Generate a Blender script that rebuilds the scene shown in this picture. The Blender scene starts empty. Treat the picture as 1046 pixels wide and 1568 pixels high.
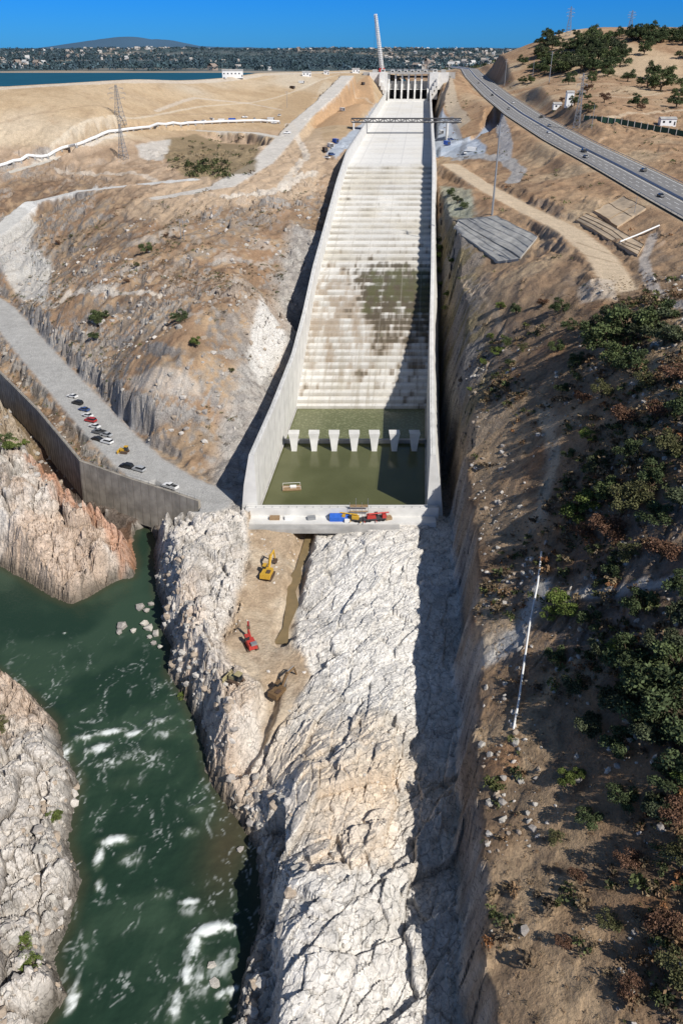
import bpy, math, numpy as np
from mathutils import Vector, Matrix
f4=np.float32
rng=np.random.RandomState(11)
# ---------------------------------------------------------------- camera model
H=118.0; PITCH=math.radians(30.46); FL=1180.0
cp,sp=math.cos(PITCH),math.sin(PITCH)
def ray(u,v):
    a=(u-523)/FL; b=(784-v)/FL
    return np.array([a,cp+sp*b,-sp+cp*b])
def P(u,v,z):
    d=ray(u,v); t=(z-H)/d[2]
    return (d[0]*t,d[1]*t,z)
def PY(u,v,Y):
    d=ray(u,v); t=Y/d[1]
    return (d[0]*t,Y,H+d[2]*t)
# ---------------------------------------------------------------- noise
TB=[rng.rand(256,256).astype(f4) for _ in range(8)]
def vn(x,y,k):
    xi=np.floor(x).astype(np.int64); yi=np.floor(y).astype(np.int64)
    fx=(x-xi).astype(f4); fy=(y-yi).astype(f4)
    fx=fx*fx*(3-2*fx); fy=fy*fy*(3-2*fy)
    T=TB[k%8]; x0=xi&255; x1=(xi+1)&255; y0=yi&255; y1=(yi+1)&255
    return (T[x0,y0]*(1-fx)+T[x1,y0]*fx)*(1-fy)+(T[x0,y1]*(1-fx)+T[x1,y1]*fx)*fy
def fbm(x,y,sc,octv=4,k=0,g=0.5):
    s=0; a=1.0; tot=0; X=x/sc; Yy=y/sc
    for i in range(octv):
        s=s+a*(vn(X+17.3*i+k*5.1,Yy+9.7*i+k*3.3,k+i)*2-1); tot+=a; a*=g
        X,Yy=(X*1.62+Yy*1.18),(Yy*1.62-X*1.18)
    return s/tot
def facets(x,y,sc,k,tilt=0.6,full=False):
    X=x/sc; Yy=y/sc
    ix=np.floor(X).astype(np.int64); iy=np.floor(Yy).astype(np.int64)
    d1=np.full(X.shape,9.,f4); d2=np.full(X.shape,9.,f4); hv=np.zeros(X.shape,f4)
    A,Bt,C,D,E=[TB[(k+i)%8] for i in range(5)]
    for dx in (-1,0,1):
        for dy in (-1,0,1):
            cx=(ix+dx)&255; cy=(iy+dy)&255
            px=ix+dx+A[cx,cy]; py=iy+dy+Bt[cx,cy]
            ex=(X-px).astype(f4); ey=(Yy-py).astype(f4)
            d=np.abs(ex)*0.4+np.sqrt(ex*ex+ey*ey)*0.7
            h=(C[cx,cy]*2-1)+tilt*((D[cx,cy]*2-1)*ex+(E[cx,cy]*2-1)*ey)*2
            n=d<d1
            d2=np.where(n,d1,np.minimum(d2,d)); hv=np.where(n,h,hv); d1=np.where(n,d,d1)
    if full: return hv,d2-d1,d1
    return hv,d2-d1
def sst(a,b,x):
    t=np.clip((x-a)/(b-a),0,1); return t*t*(3-2*t)
def lerp(a,b,t): return a+(b-a)*t
# ---------------------------------------------------------------- polygons / polylines
def poly_sd(x,y,Pg,margin=12):
    Pg=np.array([(p[0],p[1]) for p in Pg]); out=np.full(x.shape,99.,f4)
    m=(x>Pg[:,0].min()-margin)&(x<Pg[:,0].max()+margin)&(y>Pg[:,1].min()-margin)&(y<Pg[:,1].max()+margin)
    if not m.any(): return out
    xs=x[m]; ys=y[m]; d=np.full(xs.shape,1e9); ins=np.zeros(xs.shape,bool); n=len(Pg)
    for i in range(n):
        ax,ay=Pg[i]; bx,by=Pg[(i+1)%n]; ex,ey=bx-ax,by-ay; L=ex*ex+ey*ey+1e-9
        t=np.clip(((xs-ax)*ex+(ys-ay)*ey)/L,0,1)
        d=np.minimum(d,(xs-ax-t*ex)**2+(ys-ay-t*ey)**2)
        if ay!=by:
            c=((ay>ys)!=(by>ys))&(xs<(bx-ax)*(ys-ay)/(by-ay)+ax); ins^=c
    d=np.sqrt(d); out[m]=np.where(ins,-d,d); return out
def line_d(x,y,L,margin=40):
    L=np.array(L,float); out=np.full(x.shape,999.,f4); oz=np.zeros(x.shape,f4); side=np.zeros(x.shape,f4)
    m=(x>L[:,0].min()-margin)&(x<L[:,0].max()+margin)&(y>L[:,1].min()-margin)&(y<L[:,1].max()+margin)
    if not m.any(): return out,oz,side
    xs=x[m]; ys=y[m]; d=np.full(xs.shape,1e9); z=np.zeros(xs.shape); sd=np.zeros(xs.shape)
    for i in range(len(L)-1):
        ax,ay,az=L[i]; bx,by,bz=L[i+1]; ex,ey=bx-ax,by-ay; q=ex*ex+ey*ey+1e-9
        t=np.clip(((xs-ax)*ex+(ys-ay)*ey)/q,0,1)
        dd=(xs-ax-t*ex)**2+(ys-ay-t*ey)**2; n=dd<d
        z=np.where(n,az+(bz-az)*t,z); sd=np.where(n,np.sign(ex*(ys-ay)-ey*(xs-ax)),sd); d=np.minimum(d,dd)
    out[m]=np.sqrt(d); oz[m]=z; side[m]=sd; return out,oz,side
# ---------------------------------------------------------------- control points
Lp=[(640,1568,-5),(520,1568,-4),(470,1568,-2),(640,1750,-5),(500,1750,-4),(425,1568,0),(432,1430,1),(436,1330,1.5),(450,1215,0.5),
(378,1568,-10),(398,1450,-10),(400,1330,-10),(375,1235,-10),(350,1200,-9),
(640,1300,-5),(540,1300,-2.5),(480,1330,0),(640,1100,-5),(520,1100,-2),(470,1140,-1),(430,1090,-5),(400,1160,-8),(385,1190,-9),
(350,1090,2),(335,1150,-2),(300,1070,-3),(640,950,-4),(540,950,-2),(490,960,-3),(445,950,-7),(400,960,-5),(360,990,-4),(310,960,1),(280,940,-2),
(275,860,1),(340,870,0),(400,860,-3.5),(430,860,-5),(490,870,-3),(560,860,-1),(640,830,-3),(480,805,-3),(400,805,-1),(320,800,1),(640,790,-2),
(50,1300,-6),(0,1200,-3),(0,1480,-6),(60,1130,-8),(-200,1300,4),(-200,1600,4),(60,1480,-9),
(30,640,-1),(90,760,-1),(150,850,-6),(60,840,-5),(0,780,1),(190,850,-7),(100,890,-10),(-200,750,5),(200,800,-6),(-300,900,0),
(-120,400,14),(0,472,4),(60,545,2),(110,600,1),(160,655,.5),(215,710,0),(270,745,0),(330,768,0),
(60,410,16),(110,455,20),(140,520,13),(200,560,18),(270,640,9),(230,600,15),(340,690,3),(300,560,23),(380,640,7),(350,480,33),(400,450,33),(400,560,14),
(445,500,14),(455,440,25),(270,480,30),(200,400,34),(90,350,33),(250,340,44),(350,330,47),(450,340,45),(480,300,51),(380,300,53),(200,300,50),
(100,310,42),(30,350,28),(0,400,18),(0,310,38),(300,275,55),(485,240,62),(400,250,61),(250,240,58),(300,212,65),(360,215,67),(330,262,57),(410,205,67),(500,200,69),
(480,150,88),(530,115,102),(430,150,82),(350,195,67),(200,205,66),(100,240,58),(0,270,50),(0,235,60),(100,190,76),(0,180,81),(-200,200,80),
(0,133,99),(200,122,102),(400,112,104),(560,107,106),(300,150,85),(-300,150,99),(150,150,92),(560,150,82),(570,180,74)]
PL=[P(*p) for p in Lp]+[(-400,600,85),(-250,0,10),(-200,-60,10),(0,-60,-5),(-60,0,-3),(60,2000,100),(-400,300,20)]
Rp=[(765,1568,8),(752,1400,9),(745,1250,10),(740,1100,11),(732,950,13),(735,830,15),(722,700,19),(710,560,24),(700,430,36),(695,380,45),
(1046,1568,17),(900,1568,12),(1046,1300,24),(900,1300,16),(1046,1100,31),(900,1100,21),(800,1100,15),(1046,900,39),(930,900,30),(830,870,22),(780,900,17),
(1046,700,49),(930,700,40),(830,700,30),(765,700,23),(1046,560,58),(930,560,49),(830,560,41),(760,560,32),(1046,450,59),(940,470,54),(830,450,48),(750,440,42),
(880,400,56),(780,330,57),(700,300,57),(700,250,61),(760,260,62),(830,270,65),(900,320,62),(960,380,58.5),(1000,420,57.5),(1000,370,61),
(690,220,65),(740,200,69),(700,170,77),(690,140,88),(685,118,102),(730,160,83),(668,330,50),(668,290,55),
(1046,305,67),(950,255,70),(870,215,75),(800,175,81),(760,145,87),(725,115,97)]
PR=[P(*p) for p in Rp]+[PY(*p) for p in [(880,165,600),(950,193,550),(1046,215,510),(1046,170,620),(1046,130,760),(900,118,850),(1046,85,900),(960,75,950),
 (1046,44,1050),(960,46,1080),(880,46,1120),(850,62,1200),(810,82,1350),(770,96,1500),(820,135,760)]]+[(500,1400,120),(380,1700,100),(230,1700,101),(500,900,115),(400,500,90),(300,300,80),
 (200,100,65),(60,-60,14),(20,-60,8),(150,-60,30),(100,1900,99),(150,0,35)]
def make_rbf(pts):
    A=np.array(pts); X=A[:,:2]/100; n=len(X)
    r=np.linalg.norm(X[:,None]-X[None],axis=2); K=np.where(r>0,r*r*np.log(r+1e-12),0)+np.eye(n)*0.004
    M=np.zeros((n+3,n+3)); M[:n,:n]=K; M[:n,n]=1; M[:n,n+1:]=X; M[n,:n]=1; M[n+1:,:n]=X.T
    w=np.linalg.solve(M,np.concatenate([A[:,2],[0,0,0]]))
    def f(x,y):
        xs=(x/100).astype(f4); ys=(y/100).astype(f4)
        o=(w[n]+w[n+1]*xs+w[n+2]*ys).astype(np.float64)
        for i in range(n):
            r2=(xs-f4(X[i,0]))**2+(ys-f4(X[i,1]))**2+f4(1e-9)
            o+=w[i]*0.5*(r2*np.log(r2))
        return o
    return f
rbL=make_rbf(PL); rbR=make_rbf(PR)
# chute
CH_Y=[150,203,287,354,464,525,640,755,900,1055,1100]
CH_Z=[-10,-10,-1.5,28,51,61,64.5,67.5,71,75,76]
WT_Y=[203,240,287,320,354,464,525,640,1055]
WT_Z=[18,18,20,27,37.5,60,69,72,84]
def ccen(y): return 0.2+0.0937*(y-203)
THC=math.atan(0.0937)
HW=25.7
def zfloor(y):
    return np.interp(y,CH_Y,CH_Z)
CL=[P(765,1568,8),P(752,1400,9),P(745,1250,10),P(740,1100,11),P(732,950,13),P(735,830,15),P(720,700,19),P(706,560,24),P(690,430,36)]
CLy=[-80]+[c[1] for c in CL]+[400,480,1055,3000]; CLx=[20]+[c[0] for c in CL]+[43,ccen(480)+10,ccen(1055)+5,200]
o=np.argsort(CLy); CLy=np.array(CLy)[o]; CLx=np.array(CLx)[o]
zr=-14.0
RV=[P(u,v,zr) for u,v in [(0,866),(40,888),(80,913),(110,925),(135,915),(160,900),(180,888),(205,884),(210,862),(202,835),(208,812),(228,806),(240,826),(236,850),(240,878),(240,905),(252,935),(246,962),(264,990),(258,1030),(282,1065),(303,1108),(316,1160),(322,1195),(345,1230),(372,1265),(392,1300),(398,1350),(400,1400),(388,1450),(372,1500),(360,1568),(345,1700),(330,1900),(-60,1900),(30,1700),(66,1568),(104,1525),(80,1470),(104,1420),(124,1350),(104,1290),(122,1200),(96,1150),(88,1110),(52,1070),(0,1030),(-150,950),(-320,900),(-320,780),(-120,850)]]
RW=[P(u,v,z) for u,v,z in [(-150,455,6),(-60,520,3.5),(0,572,2.6),(60,632,2),(100,680,2),(125,710,2),(200,737,1.6),(260,756,1.4),(306,772,1.2)]]
CREEK=[P(u,v,-12) for u,v in [(60,700),(100,765),(150,800),(205,822),(228,850)]]
SCARP=[P(u,v,0) for u,v in [(415,1720),(425,1568),(438,1480),(434,1430),(436,1350),(436,1290)]]
ROADS={
 'highway':([P(1300,440,61),P(1130,350,65),P(1046,307,67),P(950,256,70),P(870,216,75),P(800,175,81),P(760,146,87),P(728,118,97),(215,1500,103),(235,1900,104)],14.5,14),
 'lower':([P(u,v,z) for u,v,z in [(-150,370,9),(0,474,4),(60,545,2),(110,600,1),(160,655,.5),(215,710,0),(270,745,0),(318,766,0)]],7.5,5),
 'haul':([P(u,v,z) for u,v,z in [(532,116,102),(500,150,88),(462,183,73),(436,212,67),(400,250,61),(340,285,55),(250,303,50)]],7,6),
 'haul2':([P(u,v,z) for u,v,z in [(436,212,67),(390,203,67),(300,200,66),(200,212,64),(100,240,58),(0,268,50)]],4,5),
 'bench':([P(u,v,z) for u,v,z in [(-60,390,22),(0,352,30),(50,310,40),(120,293,46),(200,284,51),(290,275,55)]],6,4),
 'tan':([P(u,v,z) for u,v,z in [(690,252,61),(740,285,60),(800,318,58),(870,352,58),(920,392,57),(948,440,55)]],5,5),
 'acc':([P(u,v,z) for u,v,z in [(665,232,63),(700,226,64),(740,214,66.5),(757,190,70)]],6,4),
}
DIRT=[P(u,v,-4) for u,v in [(385,800),(478,800),(470,850),(455,930),(450,985),(475,1035),(440,1105),(402,1125),(400,1060),(350,1020),(345,990),(375,900)]]
SLOT=[P(u,v,-6) for u,v in [(474,806),(458,870),(445,930),(432,985)]]
CLEFT=[P(u,v,z) for u,v,z in [(420,1060,-6),(402,1120,-8),(380,1165,-10),(368,1190,-12)]]
def chute_t(x,y): return (x-ccen(y))*math.cos(THC)
CRx=[-2000,-600,P(0,133,99)[0],P(200,122,102)[0],P(400,112,104)[0],P(560,107,106)[0],95,110,130,4000]
CRy=[300,560,P(0,133,99)[1],P(200,122,102)[1],P(400,112,104)[1],P(560,107,106)[1],1120,1300,6000,6000]
def height(x,y):
    X=x.astype(np.float64); Y=y.astype(np.float64)
    zL=np.clip(rbL(X,Y),-16,112); zR=np.clip(rbR(X,Y),-10,160)
    crz=np.interp(X,[CRx[2],CRx[3],CRx[4],CRx[5]],[99,102,104,106]); zL=np.minimum(zL,crz)
    yc=np.interp(X,CRx,CRy); 
    dam=sst(560,640,Y)*sst(40,-20,X-np.interp(Y,[560,1100],[-60,40])); zL=lerp(zL,np.minimum(crz,np.maximum(crz-(yc-Y)*.155,58)),dam*.8)
    zL=lerp(zL,78,sst(12,60,Y-yc)); zR=np.where(Y>yc+60,lerp(zR,78,sst(0,60,Y-yc-60)*(X<110)),zR)
    wx=X+fbm(X,Y,20,2,1)*4; wy=Y+fbm(X,Y,20,2,2)*4
    xc=np.interp(Y,CLy,CLx)+(fbm(X*0.3,Y,9,4,3,.6)*2.8)*(Y<420)
    w=np.interp(Y,[0,200,260,400,500],[3.6,4.2,6,7,20])
    right=sst(-1.0,0,(X-xc)/w)
    near=1-sst(200,216,Y)
    z=lerp(zL,zR,right)
    ca,sa=math.cos(.6),math.sin(.6); rx=wx*ca-wy*sa; ry=(wx*sa+wy*ca)*0.6
    f1,c1=facets(rx,ry,8.5,0,.75); f2,c2=facets(rx+40,ry*1.2,3.4,2,.8); f3,c3=facets(rx*1.1,ry+90,1.25,4,.9)
    fb,cb_,db=facets(wx,wy,6.5,5,.5,True); fb2,cb2,db2=facets(wx+11,wy*1.1,2.8,1,.5,True)
    sdir=poly_sd(X,Y,DIRT); sriv=poly_sd(X,Y,RV,40)
    dw,_,sw=line_d(X,Y,RW,60)
    xw=np.interp(Y,sorted([p[1] for p in RW]),[p[0] for p in sorted(RW,key=lambda q:q[1])])
    west=((X<xw)&(Y>RW[-1][1]-2)&(Y<RW[0][1])).astype(f4)
    rockL=np.maximum(near,west)*(1-right)
    left=sst(-8,-20,X-np.interp(Y,[0,100,200],[0,-4,-14]))
    lw=np.maximum(left*.8,np.maximum(west,sst(-38,-46,X)*near))
    patch=.65+.7*sst(-.3,.4,fbm(X,Y,25,2,7))
    amp=rockL*lerp(0.55,1.0,lw)*patch
    dm=1-0.9*sst(1.5,-1.5,sdir+fbm(X,Y,6,2,5)*2)
    amp=amp*dm
    hillrock=sst(0.0,0.5,fbm(X,Y,28,3,6)+0.12)
    amp=amp+(1-rockL)*lerp(0.18,0.75,hillrock)*(Y<620)*(1-.65*right)
    cl=right*(1-right)*4*(Y<430); amp=amp+cl*1.1
    rd=np.zeros(X.shape,f4); bn=fbm(X,Y,6,4,6,.6)
    for k,(pl,hw,bl) in ROADS.items():
        d,zz,_=line_d(X,Y,pl,hw+bl+6); de=d+(bn*3.5 if k!='highway' else 0)*sst(hw-1.5,hw+2,d); m=sst(hw+bl,hw,de); z=lerp(z,zz-(0.6 if k=='highway' else 0),m); rd=np.maximum(rd,sst(hw+bl*.5,hw,de))
    amp=amp*(1-rd)
    hill=(1-rockL)*(1-rd)*sst(208,222,Y+right*300)*(1-sst(560,700,Y))
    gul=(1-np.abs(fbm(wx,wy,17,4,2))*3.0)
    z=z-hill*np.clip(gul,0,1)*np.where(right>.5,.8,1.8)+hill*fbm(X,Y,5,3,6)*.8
    z=z+amp*(f1*1.5+f2*0.75+f3*0.26)+ (1-rd)*fbm(X,Y,22,4,4)*np.where(Y>212,1.3,0.6)*(1-np.clip(cl,0,1))*(1-sst(0,-2,sdir)*.7)*(1-dam*.8)
    z=z+rockL*lw*dm*(1-rd)*((.45-db**2)*lerp(3.2,5.5,west)+fb*lerp(1.2,2.4,west)+(.4-db2**2)*1.3+fb2*.5-.9)
    crk=lerp(np.minimum(c1*8.5,c2*4.5+.1),np.minimum(cb_*6.5*.7,cb2*2.8*1.3+.1),lw)
    z=z-rockL*lerp(.4,1.2,lw)*sst(.5,0,crk)*(1-rd)*dm - west*1.6*sst(.9,0,cb_*6.5)*(1-rd)
    d,zz,_=line_d(X,Y,SLOT,12); z=lerp(z,zz-1.2,sst(3.6,1.2,d+fbm(X,Y,4,2,1)))
    d,zz,_=line_d(X,Y,CLEFT,12); z=lerp(z,zz,sst(3.4,1.2,d+fbm(X,Y,4,2,1)))
    # scarp down to the river
    d,_,sd_=line_d(X,Y,SCARP,16); z=np.where((sd_>0)&(d<11)&(Y<118)&(sriv<9),lerp(z,np.minimum(z,-10.5+f2*.8+f3*.6),sst(.0,2.6,d+fbm(X,Y,5,3,1)*1.5)*sst(118,106,Y)),z)
    # gorge along retaining wall
    g=west*sst(9,5,dw+f2*1.0); z=lerp(z,-11+f2*.4,g)
    d,zz,_=line_d(X,Y,CREEK,16); z=lerp(z,np.minimum(z,-13.5),sst(5.5,3,d+fbm(X,Y,5,2,2)*1.5))
    # chute trench
    t=np.abs(chute_t(X,Y)); ts=chute_t(X,Y); wt=np.interp(Y,WT_Y,WT_Z); inY=(Y>203)&(Y<1075)
    lim=wt-3.0+np.maximum(t-30.5,0)*np.where(ts>0,2.6,1.2)+np.where(t>30.5,f2*.8+f1*.8,0)
    lim2=np.where(ts>0, np.minimum(lim, np.interp(Y,[203,330,450],[-3,10,60])+np.maximum(t-31,0)*3.2+np.where(t>31,f1*1.2+f2,0)), lim)
    z=np.where(inY,np.minimum(z,lim2),z)
    z=np.where(inY&(t<30.5),np.minimum(z,lerp(zfloor(Y)-2,z,sst(27.5,30,t))),z)
    z=np.where((Y>199)&(Y<=203)&(t<27),np.minimum(z,-2.2),z)
    z=np.where((Y>192)&(Y<=199)&(t<27)&(X>-30),np.minimum(z,-2.2+(199-Y)*.1),z)
    # river
    inside=sriv<0
    z=np.where(inside,zr-np.clip(-sriv*0.8,0.15,5)+f3*.3,z)
    near_r=(~inside)&(sriv<40)
    z=np.where(near_r,np.minimum(z,zr+0.2+sriv*2.3+f2*.8+f3*.4+fb*.8),z)
    z=np.where(near_r,np.maximum(z,zr+0.25+np.minimum(sriv,4)*0.25+f3*.25*(sriv>1)),z)
    # far field
    m=sst(1600,1800,Y)*1.0; far=78+16*sst(1780,1960,Y)
    far=far+75*sst(2300,6500,Y)+fbm(X,Y,700,4,5)*22*sst(2400,4500,Y)
    far=far+95*np.exp(-((X+2050)/430)**2)*sst(7200,8800,Y)+30*sst(7000,8800,Y)+fbm(X,Y,1300,3,2)*34*sst(7000,8800,Y)
    far=far*(1-sst(10000,12500,Y))+90*sst(10000,12500,Y)
    far=far+20*sst(100,600,X)*(1-sst(1800,2300,Y))
    z=lerp(z,far,m)
    return z,dict(right=right,near=near,west=west,rockL=rockL,sdir=sdir,sriv=sriv,crk=crk,rd=rd,hillrock=hillrock,cl=cl,g=g,lw=lw,gul=gul*hill)
# ---------------------------------------------------------------- terrain grid
ys=[-60.]
while ys[-1]<32000:
    y=ys[-1]
    if y<35: dy=.9
    elif y<60: dy=.3
    elif y<1150: dy=.27+.0019*(y-60)
    else: dy=2.34+(y-1150)*.02
    ys.append(y+dy)
ys=np.array(ys); NC=960; ss=np.linspace(-1,1,NC)
def halfw(y): return 62+0.52*np.maximum(y,0)
X=(ss[None,:]*halfw(ys)[:,None]); Y=np.repeat(ys[:,None],NC,1)
NR=len(ys); print('grid',NR,NC)
Z,M=height(X.ravel(),Y.ravel()); 
for k in M: M[k]=np.asarray(M[k]).reshape(NR,NC)
Z=Z.reshape(NR,NC)
def gz(x,y):
    x=np.asarray(x,float); y=np.asarray(y,float)
    r=np.clip(np.interp(y,ys,np.arange(NR)),0,NR-1.001); c=np.clip((x/halfw(y)+1)*.5*(NC-1),0,NC-1.001)
    r0=r.astype(int); c0=c.astype(int); fr=r-r0; fc=c-c0
    return (Z[r0,c0]*(1-fc)+Z[r0,c0+1]*fc)*(1-fr)+(Z[r0+1,c0]*(1-fc)+Z[r0+1,c0+1]*fc)*fr
def gm(A,x,y):
    r=np.clip(np.interp(y,ys,np.arange(NR)),0,NR-1).astype(int); c=np.clip((x/halfw(y)+1)*.5*(NC-1),0,NC-1).astype(int)
    return A[r,c]
TS=np.exp(np.linspace(math.log(55),math.log(2600),2600))
def hit(u,v):
    d=ray(u,v); x=d[0]*TS; y=d[1]*TS; z=H+d[2]*TS
    g=gz(x,y); k=np.argmax(z<=g)
    if k==0: k=len(TS)-1
    return (x[k],y[k],float(g[k]))
# ---------------------------------------------------------------- colours
dX=np.zeros_like(Z); dX[:,1:-1]=(Z[:,2:]-Z[:,:-2])/(X[:,2:]-X[:,:-2])
dY=np.zeros_like(Z); dY[1:-1]=(Z[2:]-Z[:-2])/(Y[2:]-Y[:-2]); dY=dY-dX*ss[None,:]*0.52
slope=np.sqrt(dX**2+dY**2)
def c3(r,g,b): return np.array([r,g,b],f4)
n1=fbm(X,Y,40,4,1)[...,None]; n2=fbm(X,Y,9,4,3)[...,None]; n3=fbm(X,Y,2.2,3,6)[...,None]; n4=fbm(X,Y,130,3,2)[...,None]
def mix(a,b,t):
    if t.ndim==2: t=t[...,None]
    return a+(b-a)*t
brown=mix(c3(.30,.195,.12),c3(.40,.285,.18),sst(-.4,.4,n2))
brown=mix(brown,c3(.17,.115,.078),sst(.0,.45,n1*.5+n3*.7))
brown=mix(brown,c3(.26,.24,.21),sst(.1,.5,n2*.8+n3*.5-n1*.2)*.6)
gold=mix(c3(.50,.38,.245),c3(.43,.315,.195),sst(-.3,.4,n1*.7+n2*.5)); gold=mix(gold,c3(.53,.45,.34),sst(.2,.6,n4)); gold=mix(gold,c3(.34,.24,.155),sst(.1,.5,n2*.5+n3*.4)*.4)
rock=mix(c3(.72,.685,.63),c3(.60,.57,.52),sst(-.2,.5,n2+n3*.5)); rock=mix(rock,c3(.68,.565,.43),sst(.0,.5,n1+n2*.3)*.7); rock=mix(rock,c3(.42,.405,.38),sst(.15,.5,n3*.7-n2*.5)*.6)
rockw=mix(c3(.62,.575,.52),c3(.38,.355,.32),sst(-.2,.5,n2+n3*.5)); rockw=mix(rockw,c3(.56,.40,.28),sst(-.1,.4,n1+n2*.5)*.6)
rock=mix(rock,rockw,M['lw'])
rockg=mix(c3(.36,.345,.32),c3(.25,.235,.22),sst(-.3,.4,n3+n2*.4)); rockg=mix(rockg,c3(.4,.31,.23),sst(.1,.5,n1)*.6)
darkhill=mix(c3(.32,.215,.13),c3(.22,.145,.09),sst(-.35,.3,n2+n3*.3)); darkhill=mix(darkhill,c3(.44,.32,.20),sst(.05,.45,n1+n2*.4)); darkhill=mix(darkhill,c3(.36,.16,.065),sst(.35,.6,fbm(X,Y,12,3,7)[...,None]*1.0+.1)*.5)
darkhill=mix(darkhill,c3(.13,.09,.06),sst(.05,.45,n3*.8+n2*.5)*.6)
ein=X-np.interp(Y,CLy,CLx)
darkhill=mix(darkhill,c3(.14,.09,.055),sst(10,32,ein+n1[...,0]*12)*sst(170,130,Y)*.7)  # ground darkened for dark scrub, with tree shade painted in
rt=M['right'][...,None]
col=mix(brown,darkhill,(rt[...,0]*(1-sst(190,300,Y))))
orange=mix(c3(.40,.27,.165),c3(.33,.21,.125),sst(-.3,.4,n2)); orange=mix(orange,c3(.46,.35,.23),sst(0,.5,n1)); orange=mix(orange,c3(.24,.16,.10),sst(.05,.5,n3*.7+n2*.4)*.6)
col=mix(col,orange,rt[...,0]*sst(230,330,Y))
yc=np.interp(X,CRx,CRy)
plat=sst(46,52,Z+n2[...,0]*2)*(1-M['right'])*sst(380,420,Y)
col=mix(col,mix(c3(.45,.335,.235),c3(.38,.27,.18),sst(-.3,.4,n2)),plat)
emb=sst(62,68,Z+n1[...,0]*2)*(1-M['right'])
col=mix(col,gold,emb)
steepL=sst(.75,1.15,slope+n3[...,0]*.25)*(Y<470)*(1-M['right'])
hr=np.maximum(M['hillrock']*sst(.5,1.0,slope+n3[...,0]*.4)*(Y<600)*(1-.65*M['right']),steepL)
col=mix(col,rockg,hr*.9)
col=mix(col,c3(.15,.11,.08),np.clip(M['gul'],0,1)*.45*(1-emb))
wp=sst(.38,.55,fbm(X,Y,16,4,5)+n3[...,0]*.25)*(Y<420)*(Y>205)*(1-M['right'])
col=mix(col,c3(.47,.43,.38),wp*.5)
col=mix(col,rock,M['rockL'])
cliffm=np.clip(M['cl']*1.3,0,1)*(Y<430)
col=mix(col,mix(rockg*.85,c3(.24,.19,.14),sst(-.1,.4,n2)),cliffm); 
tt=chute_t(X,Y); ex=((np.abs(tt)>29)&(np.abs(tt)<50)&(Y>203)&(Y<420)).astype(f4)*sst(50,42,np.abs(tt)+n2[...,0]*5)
col=mix(col,np.where((tt>0)[...,None],mix(rockg*.62,c3(.2,.17,.10),sst(-.2,.3,n2+n3*.5)),rockg*1.15),ex*.85)  # right cut: greenish-brown rock, darkened in colour to stand in for shade
ck=sst(.35,0.,M['crk'])*M['rockL']; col=mix(col,c3(.20,.17,.14),ck*(.32+.4*M['lw']))
dirtc=mix(c3(.42,.32,.22),c3(.52,.43,.32),sst(-.3,.4,n2)); dirtc=mix(dirtc,c3(.3,.22,.15),sst(.1,.5,n3)*.5); col=mix(col,dirtc,sst(1.5,-1,M['sdir']+n2[...,0]*2)*(M['near']))
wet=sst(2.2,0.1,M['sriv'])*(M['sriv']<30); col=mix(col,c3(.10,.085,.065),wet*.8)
NB2,NB3=n2[...,0],n3[...,0]
def paint(pts,c,soft=1.0,strength=1.0,nz=1.0):
    global col
    pg=[hit(*p) for p in pts]
    sd=poly_sd(X.ravel(),Y.ravel(),pg,10).reshape(X.shape)
    m=sst(soft,-soft,sd+NB2*nz+NB3*nz*.6)
    col=mix(col,c,m*strength)
def pline(pts,hw,c,strength=.8,nz=.8):
    global col
    pg=[hit(*p) for p in pts]; d,_,_=line_d(X.ravel(),Y.ravel(),pg,hw+4); d=d.reshape(X.shape)
    col=mix(col,c,sst(hw+.6,hw-.6,d+NB3*nz)*strength)
paint([(60,700),(130,775),(200,800),(212,880),(185,880),(160,810),(100,770),(60,720)],c3(.46,.20,.09),1,.6,1.5)
paint([(60,640),(100,690),(80,760),(40,700)],c3(.50,.22,.10),1,.5,2)
gorge_shade=sst(-8.5,-10.5,Z)*M['west']*(M['sriv']>1); col=mix(col,c3(.07,.045,.03),gorge_shade*.85)  # gorge floor painted near-black to stand in for shade in the gap
rc={'highway':c3(.36,.29,.2),'lower':c3(.40,.395,.38),'haul':c3(.58,.545,.49),'haul2':c3(.59,.555,.49),'bench':c3(.63,.625,.60),'tan':c3(.56,.45,.32),'acc':c3(.34,.39,.46)}
paint([(280,275),(350,255),(420,215),(490,185),(500,245),(480,300),(380,320),(250,345),(180,325),(230,300)],c3(.50,.385,.27),2,.6,1.5)
paint([(475,190),(525,120),(568,112),(575,160),(545,195)],c3(.45,.29,.165),2,.85,1)
paint([(405,190),(440,150),(500,118),(470,165),(440,190)],c3(.40,.29,.18),1.5,.6,1)
for k,(pl,hw,bl) in ROADS.items():
    d,_,_=line_d(X.ravel(),Y.ravel(),pl,hw+6); d=d.reshape(X.shape)
    col=mix(col,rc[k]*(1+.10*n2+.06*n3),sst(hw+1.5,hw-.8,d+NB3*.8))
paint([(0,335),(40,318),(60,345),(45,380),(80,400),(70,470),(30,455),(0,410)],c3(.50,.49,.46),1.5,.8)
paint([(402,458),(425,492),(440,520),(398,590),(378,548)],c3(.62,.60,.56),1,.9,.6)
paint([(255,212),(300,205),(400,213),(392,262),(330,275),(280,268),(250,240)],c3(.22,.17,.10),2,.85,2)
paint([(208,222),(262,214),(250,250),(215,240)],c3(.52,.5,.46),1.5,.8)
paint([(500,237),(520,215),(555,188),(575,160),(583,165),(545,215),(515,245)],c3(.38,.44,.52),1,.9,.3)
paint([(662,190),(700,205),(745,225),(740,242),(700,243),(664,240)],c3(.38,.44,.52),1,.9,.5)
paint([(668,150),(700,150),(720,185),(700,200),(665,185)],c3(.46,.40,.31),1,.7,.8)
pline([(700,243),(735,240),(775,244),(795,262),(785,280)],4,c3(.33,.33,.33),.85)
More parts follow.
